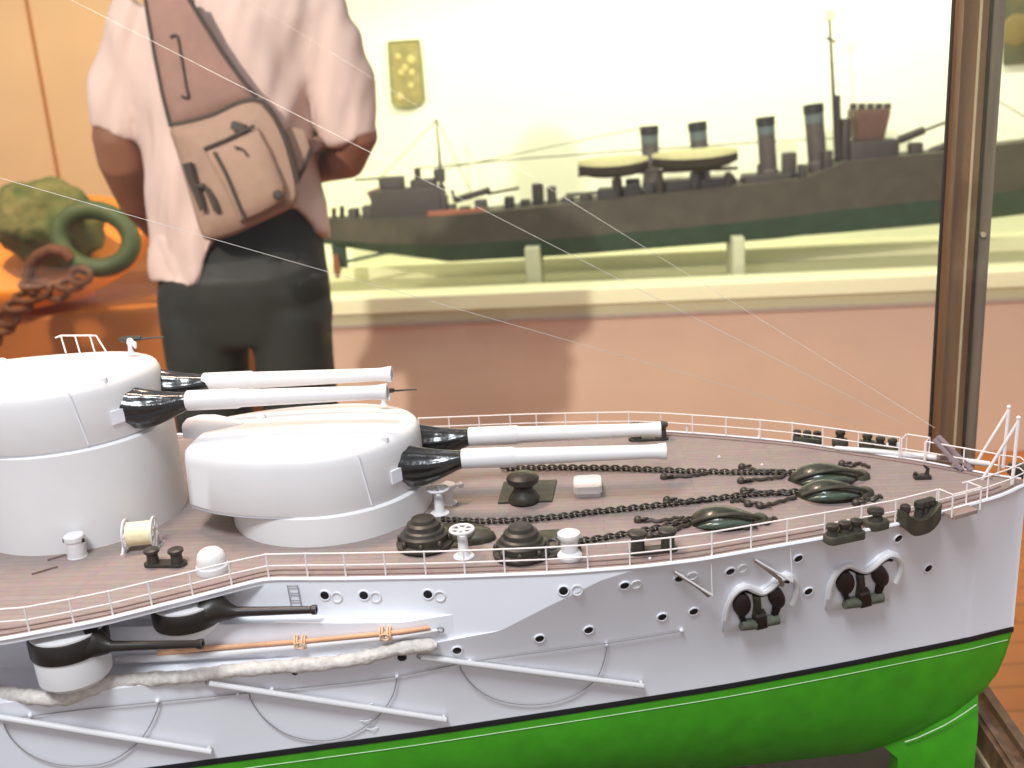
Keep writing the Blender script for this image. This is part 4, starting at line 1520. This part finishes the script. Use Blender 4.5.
for q in ((687, 433), (759, 438)):
    p = K.z(*q)
    MB().lathe([(.0012, 0), (.0006, .0016), (.0005, .0055)], p, 10).build('sounding_pipe', M['white'], ship)
for q in ((418, 493), (719, 458), (762, 466), (650, 560)):
    p = K.z(*q)
    MB().ball(p + Vector((0, 0, .0006)), .0008, 8, 6).build('deck_eye', M['white'], ship)

# ---- guard rails
def rail_run(base_pts, name, h=.0108, r=.00036, m=None, ends=True, posts=None):
    mid_ = [Vector(p) + Vector((0, 0, h * .5)) for p in base_pts]
    top_ = [Vector(p) + Vector((0, 0, h)) for p in base_pts]
    o = MB().tube(top_, r, 6).tube(mid_, r * .9, 6).build(name, m or M['white_rail'], ship)
    for p in (posts if posts is not None else base_pts):
        MB().tube([p, Vector(p) + Vector((0, 0, h + r))], r * 1.05, 6).build('stanchion', m or M['white_rail'], o)
    return o


def edge_pt(x_, sgn, inset=.0012):
    return Vector((x_, sgn * max((DS if sgn < 0 else DP)(x_) - inset, .0), .0004))


star_px = [29.5, 74, 113, 152, 193, 232, 269, 308, 346, 386, 426, 465, 505, 547, 588, 630, 671, 712, 751, 787, 824.5, 861, 895, 936]
def x_for_px(px, sgn=-1):
    lo_, hi_ = -.3, XB
    for _ in range(40):
        m = (lo_ + hi_) / 2
        if K.px(edge_pt(m, sgn))[0] < px:
            lo_ = m
        else:
            hi_ = m
    return lo_
sx = [x_for_px(p) for p in star_px]
run = [edge_pt(-.20, -1), edge_pt(-.155, -1)] + [edge_pt(v, -1) for v in sx]
rail_run(run, 'starboard_guard_rail')
bow_run = [edge_pt(x_for_px(p), -1) for p in (961, 987, 1008)] + [Vector((XB - .001, -.002, .0004)), Vector((XB - .001, .004, .0004)), edge_pt(.325, 1)]
rail_run(bow_run, 'bow_guard_rail', posts=[bow_run[1], bow_run[3]])
far_px = [420, 450, 480, 511, 537, 566, 598, 629, 661, 692.5, 726, 760, 792, 822.5, 858, 899]
rail_run([edge_pt(x_for_px(p, 1), 1) for p in far_px], 'port_guard_rail', h=.0112)
rail_run([edge_pt(x_for_px(p, 1), 1) for p in (925, 963, 998)], 'port_bow_guard_rail', h=.0112)
# leadsman's platforms with their rails, starboard and port
def platform(px0, px1, sgn):
    a_, b_ = edge_pt(x_for_px(px0, sgn), sgn), edge_pt(x_for_px(px1, sgn), sgn)
    d = (b_ - a_).normalized()
    out = Vector((0, 0, 1)).cross(d) * (-1 if sgn < 0 else 1)
    out = out if out.y * sgn > 0 else -out
    wd = .0078
    c_, e_ = a_ + out * wd, b_ + out * wd
    o = MB().loft([[v + Vector((0, 0, z)) for v in (a_ - out * .002, b_ - out * .002, e_ - d * .0012, c_ + d * .002)] for z in (-.0016, .0002)]).build('leadsman_platform', M['platform'], ship)
    h = .0108
    up = Vector((0, 0, h))
    rr_ = MB()
    rr_.tube([a_ + up, c_ + up, e_ + up, b_ + up], .00036, 6).tube([a_ + up * .5, b_ + up * .5], .0003, 6)
    for v in (a_, b_, c_, e_):
        rr_.tube([v, v + up], .00038, 6)
    rr_.build('platform_rail', M['white_rail'], o)


platform(938, 966, -1)
platform(901, 924, 1)
# bow A-frames
def height_to(p, py):
    lo_, hi_ = 0, .08
    for _ in range(40):
        m = (lo_ + hi_) / 2
        if K.px(Vector(p) + Vector((0, 0, m)))[1] > py:
            lo_ = m
        else:
            hi_ = m
    return lo_
for base, ty, brace in (((1003, 468), 407, (975, 465)), ((1012, 485), 418, (982, 480))):
    p = K.z(*base)
    p.x = min(p.x, XB - .002)
    hgt = height_to(p, ty)
    q = K.z(*brace)
    o = MB().tube([p, p + Vector((.0006, 0, hgt))], .00085, 8).build('bow_staff', M['white_rail'], ship)
    MB().tube([q, p + Vector((.0003, 0, hgt * .93))], .00075, 8).build('staff_brace', M['white_rail'], o)
    MB().ball(p + Vector((.0006, 0, hgt)), .0011, 8, 6).build('staff_truck', M['white_rail'], o)

# ---- side of the hull : scuttles
def disc_on(px, py, r, m, name, th=.0006, parent=ship, ring=False, sq=1.0):
    p = on_hull(px, py)
    nrm = normal_at(p)
    if ring:
        return MB().torus(p + nrm * .0003, r, .0004, 22, 6, nrm).build(name, m, parent)
    return MB().lathe([(r, -.0008), (r, th * .7), (r * .85, th), (.0001, th)], p, 22, nrm).build(name, m, parent)


def scuttle(px, py, r=.0019, lid=None):
    o = disc_on(px, py, r, M['hole'], 'scuttle')
    disc_on(px, py, r * 1.18, M['hull'], 'scuttle_rim', parent=o, ring=True)
    if lid:
        disc_on(lid[0], lid[1], r * 1.18, M['white'], 'scuttle_lid', parent=o, ring=True)


for a_ in (((325, 595), (337, 597)), ((364, 595), (376, 597)), ((428, 594), (440, 596)), ((563.5, 590.5), (577, 590)), ((624.5, 585), (636, 584)), ((679, 578), (692, 575.5)), ((730, 571), (742, 568))):
    scuttle(a_[0][0], a_[0][1], .0019, a_[1])
for a_ in ((798, 558), (898, 538), (457, 650), (539.5, 638), (588.5, 629.5), (662, 616.5), (693.5, 611), (808, 591), (928, 568)):
    scuttle(*a_)
for a_, r in (((402, 657), .0020), ((366, 662), .0011), ((353, 663), .0011), ((295, 672), .0014)):
    disc_on(*a_, r, M['hole'], 'scuttle')
# ladder rungs
lad = MB()
for x0, x1 in ((288, 292.5), (298, 302.5)):
    lad.tube([on_hull(x0, 584, .0010), on_hull(x1, 608, .0010)], .00022, 6)
for k in range(4):
    y_ = 585 + 7.2 * k
    lad.tube([on_hull(288.3 + k * 1.4, y_, .0010), on_hull(298.3 + k * 1.4, y_, .0010)], .00025, 6)
lad.build('side_ladder', M['wire'], ship)
for q in ((367, 703), (366, 719), (372, 727), (378, 711)):
    MB().tube([on_hull(q[0] - 6, q[1] + .8, .0006), on_hull(q[0], q[1], .0016), on_hull(q[0] + 6, q[1] - .8, .0006)], .00022, 6).build('side_rung', M['hull'], ship)

# ---- anchors in their hawse bolsters
def anchor(dx, dy):
    H = lambda x_, y_, o=0.0: on_hull(x_ + dx, y_ + dy, o)
    plate = [(722, 631), (722, 620), (724, 606), (729, 594), (736, 585), (744, 582), (752, 585), (760, 587), (768, 582), (776, 575), (786, 570.5), (795, 574), (798, 585), (792, 602), (786, 613), (785, 622), (772, 625), (755, 629), (738, 630)]
    o = MB().loft([[H(x_, y_, -.001) for x_, y_ in plate], [H(x_, y_, .0008) for x_, y_ in plate], [H(756 + (x_ - 756) * .96, 603 + (y_ - 603) * .96, .0014) for x_, y_ in plate]]).build('hawse_bolster', M['hull'], ship, 50)
    rim = curve([(723, 616), (726, 602), (731, 592), (738, 585.5), (745, 584), (752, 587), (760, 589.5), (768, 585.5), (776, 578.5), (784, 573.8), (791, 575.5), (795, 582), (794, 591), (790, 601)], 5)
    MB().tube([H(x_, y_, .0020) for x_, y_ in rim], .0014, 8).build('bolster_rim', M['white'], o)
    sh_ = curve([(731, 598), (736, 591.5), (742, 588.5), (749, 590), (757, 593), (765, 591.5), (773, 585.5), (781, 579.5), (787, 579.5)], 5)
    MB().tube([H(x_, y_, .0016) for x_, y_ in sh_], .0007, 8).build('stock_rim_shadow', M['hole'], o)  # dark strip below the rim: its shadow drawn together with the stock
    an = MB()
    for cx_, cy_, rx, ry, tl in ((739.7, 601, 8.8, 11.6, 8), (774.2, 594, 8.2, 10.8, -18)):
        rings = []
        for off, k in ((.0012, 1.0), (.0030, .96), (.0040, .75), (.0044, .3), (.0044, .03)):
            ring_ = []
            for j in range(24):
                a = 2 * PI * j / 24
                x_, y_ = rx * k * math.cos(a), ry * k * math.sin(a)
                t = rad(tl)
                ring_.append(H(cx_ + x_ * math.cos(t) - y_ * math.sin(t), cy_ + x_ * math.sin(t) + y_ * math.cos(t), off))
            rings.append(ring_)
        MB().loft(rings).build('anchor_fluke', M['fluke'], o, 40)
    def bar(pts, name, m, lo_=.0012, hi_=.0040):
        c_ = (sum(p[0] for p in pts) / len(pts), sum(p[1] for p in pts) / len(pts))
        return MB().loft([[H(x_, y_, lo_) for x_, y_ in pts], [H(x_, y_, hi_ * .8) for x_, y_ in pts], [H(c_[0] + (x_ - c_[0]) * .8, c_[1] + (y_ - c_[1]) * .8, hi_) for x_, y_ in pts]]).build(name, m, o, 40)
    bar([(750.5, 592), (757.5, 592.5), (758.5, 603), (761, 613), (750, 615), (751.5, 603)], 'anchor_shank', M['iron'])
    bar([(751, 609), (762, 606), (764, 621), (753, 624)], 'anchor_crown', M['fluke'], .0012, .0052)
    bar([(771, 600), (779, 601), (774.5, 612), (769, 613)], 'fluke_arm', M['hole'], .0012, .0034)
    bar([(734, 608), (742, 610), (744, 618), (738, 618)], 'fluke_arm', M['hole'], .0012, .0034)
    for p0, p1 in (((738, 620.5), (752, 619.0)), ((762, 616.5), (775, 614.0))):
        MB().tube([H(*p0, .0030), H(*p1, .0030)], .0026, 14).build('crown_palm', M['crown'], o, 30)
        MB().tube([H(p0[0] + 1.5, p0[1] + 5, .0018), H(p1[0] - .5, p1[1] + 4.5, .0018)], .0013, 10).build('palm_toe', M['crown'], o, 30)


anchor(0, 0)
anchor(103, -21.5)
# anchor davit booms folded on the side, with falls
for q in (((673, 567), (697, 581), (706, 590), (707, 585)), ((753, 555), (776, 573), (779, 580), (786, 572))):
    o = MB().tube([on_hull(q[0][0], q[0][1] + 3, .001), on_hull(*q[1], .004), on_hull(*q[2], .003)], [.0006, .0009, .0010], 8).build('folded_davit', M['platform'], ship)
    MB().tube([on_hull(q[0][0] + 1, q[0][1] + 3, .001), on_hull(*q[3], .006)], .0006, 6).build('davit_strut', M['white'], o)
    MB().tube([on_hull(*q[3], .006), edge_pt(x_for_px(q[3][0] + 4), -1) + Vector((0, 0, .0005))], .00022, 6).build('davit_fall', M['white_rail'], o)

# ---- casemate guns
def casemate(cx_, cy_, z_top, yb, x_start, x_muz, za, zb, r=.0148):
    dr = MB().lathe([(r * .80, zb), (r * .97, zb + .0025), (r, z_top - .009), (r * .98, z_top - .008)], (cx_, cy_, 0), 40).build('gun_sponson', M['white'], ship, 35)
    MB().lathe([(r * 1.03, z_top - .0086), (r * 1.05, z_top - .0078), (r * 1.05, z_top - .0012), (r * 1.02, z_top - .0003), (r * .96, z_top)], (cx_, cy_, 0), 40).build('canvas_band', M['gunblack'], dr, 35)
    MB().lathe([(r * .99, z_top - .001), (r * .98, z_top + .0006), (.0001, z_top + .0008)], (cx_, cy_, 0), 40).build('drum_roof', M['white'], dr, 35)
    g_ = MB()
    rings = []
    for u, hw_, hh, dz in ((0, .0100, .0062, .0005), (.25, .0085, .0066, .001), (.45, .0062, .0060, .0012), (.62, .0046, .0050, .0008), (.8, .0032, .0036, .0), (1.0, .0022, .0024, 0)):
        xx = cx_ + r * .55 + (x_start - cx_ - r * .55) * u
        rings.append([Vector((xx, yb + (cy_ - yb) * (1 - u) * .7 + hw_ * math.cos(a), za + dz + hh * math.sin(a))) for a in [2 * PI * j / 18 for j in range(18)]])
    g_.loft(rings)
    sh_ = g_.build('gun_mantlet', M['gunblack'], dr, 50)
    L = x_muz - x_start
    MB().lathe([(.0024, -.002), (.0022, 0), (.0019, L * .35), (.0016, L * .93), (.0021, L * .95), (.0021, L), (.0012, L), (.0012, L - .002)], (x_start, yb, za), 18, (1, 0, 0)).build('gun_barrel', M['gunblack'], sh_, 35)


casemate(-.0865, -.1055, -.0062, -.110, -.0665, -.0286, -.0122, -.0290)
casemate(-.0440, -.0850, -.0056, -.0885, -.0215, .0128, -.0098, -.0185, .0142)

# ---- spar with its wooden pole, torpedo net roll, net booms
def on_off(px, py, out):
    p = on_hull(px, py)
    return K.c + (p - K.c) * (1 - out / (p - K.c).length)


sp0 = [on_off(121, 660, .004), on_off(205, 655, .0028), on_off(300, 646.5, .0022), on_off(400, 636.5, .0020), on_off(438, 630, .0020)]
so = MB().tube(sp0, [.0017, .0016, .0013, .0011, .0008], 12).build('boat_boom', M['white'], ship)
MB().torus(sp0[-1] + Vector((.001, 0, 0)), .0014, .0004, 14, 6, (0, 1, .3)).build('boom_eye', M['wire'], so)
MB().ball(sp0[0] + Vector((-.0015, 0, .0004)), .0016, 10, 7).build('boom_heel', M['white'], so)
wp = [on_off(158, 653, .0035), on_off(205, 648.5, .0028), on_off(300, 641.5, .0022), on_off(400, 632, .0022), on_off(430, 627.5, .0022)]
po = MB().tube(wp, [.0012, .0011, .0010, .0010, .0009], 10).build('wooden_pole', M['spar'], ship)
for px, py in ((301, 644), (386, 635.5)):
    c = on_off(px, py, .002)
    l_ = MB()
    for dx in (-.0022, -.0011, .0011, .0022):
        l_.torus(c + Vector((dx, .0006, .0006)), .0028, .0004, 18, 6, (1, .05, .1), 1.0, 1.0)
    l_.torus(c + Vector((0, -.0024, .0006)), .0017, .00035, 14, 6, (0, 1, .2), 1.2, .9)
    l_.build('lashing', M['lashing'], po)
# torpedo net
npx = [(-60, 694), (-20, 691), (0, 692), (30, 697), (60, 699), (85, 692), (110, 682), (150, 679), (185, 677), (205, 674), (250, 669), (290, 666), (330, 663), (370, 656), (400, 648), (437, 645)]
npx = curve(npx, 12)
nps = [on_off(x_, y_, .0030) for x_, y_ in npx]
rings = []
for i, p in enumerate(nps):
    d = (nps[min(i + 1, len(nps) - 1)] - nps[max(i - 1, 0)]).normalized()
    x_, y_, _ = frame_of(d)
    u = i / len(nps)
    r0 = .0029 + .0002 * math.sin(i * .9) + .0002 * math.sin(i * .37 + 1)
    if i < 3 or i > len(nps) - 3:
        r0 *= .75
    rings.append([p + (x_ * math.cos(a) + y_ * math.sin(a)) * (r0 * (1 + .10 * noise.noise((p + (x_ * math.cos(a) + y_ * math.sin(a)) * .004) * 700) + .10 * noise.noise(p * 900 + Vector((a, a, 0))))) for a in [2 * PI * j / 20 for j in range(20)]])
MB().loft(rings).build('torpedo_net', M['net'], ship, 80)
# net booms with their wire loops
for (a_, b_) in (((421, 657), (643, 686)), ((209, 683.5), (446, 720)), ((-2, 717), (211, 752))):
    pa, pb_ = on_off(*a_, .0035), on_off(*b_, .0035)
    o = MB().tube([pa, pa.lerp(pb_, .5), pb_], [.0013, .0014, .00125], 10).build('net_boom', M['white'], ship)
    MB().torus(pa + Vector((-.0006, .0008, 0)), .0011, .0004, 12, 6, (0, 1, 0)).build('boom_hinge', M['wire'], o)
    MB().tube([pb_ + Vector((-.0008, 0, 0)), pb_ + Vector((-.0008, .0012, .0022))], .0008, 6).build('boom_cleat', M['white'], o)
for pts in (((459, 658), (462, 670), (478, 688), (500, 699), (528, 703), (556, 700), (580, 690), (596, 676), (603, 660), (606, 645)),
            ((249, 688), (252, 700), (266, 718), (288, 733), (318, 739), (346, 735), (372, 720), (386, 705), (394, 690), (397, 675)),
            ((5, 722), (12, 736), (30, 752), (56, 762), (86, 764), (112, 759), (136, 743), (148, 728), (156, 712), (160, 700))):
    MB().tube([on_hull(x_, y_, .0012) for x_, y_ in curve(pts, 5)], .00027, 6).build('boom_wire', M['wire'], ship)
jk = curve([(-40, 724), (18, 716), (90, 707), (160, 700), (240, 692), (330, 683), (400, 674), (470, 660), (540, 650), (600, 642), (640, 636), (681, 629)], 4)
jo = MB().tube([on_hull(x_, y_, .0011) for x_, y_ in jk], .00026, 6).build('jackstay_wire', M['wire'], ship)
for q in ((31, 714), (158, 700), (238, 693), (272, 688), (397, 675), (470, 660), (606, 643), (681, 629)):
    MB().ball(on_hull(q[0], q[1], .0007), .0010, 8, 6).build('wire_eyeplate', M['hull'], jo)

# ---- rigging stays from the (unseen) mast to the bow
for far_, near_ in (((0, 178), (860, 424)), ((150, 40), (905, 425)), ((300, 33), (935, 428))):
    q = K.y(near_[0], near_[1], .045)
    q = K.y(near_[0], near_[1], DP(.295) - .002)
    m = K.x(far_[0], far_[1], -.13)
    MB().tube([q, q.lerp(m, .5), q.lerp(m, 1.0), q.lerp(m, 1.6)], .00012, 5).build('rigging_stay', M['stay'], ship)
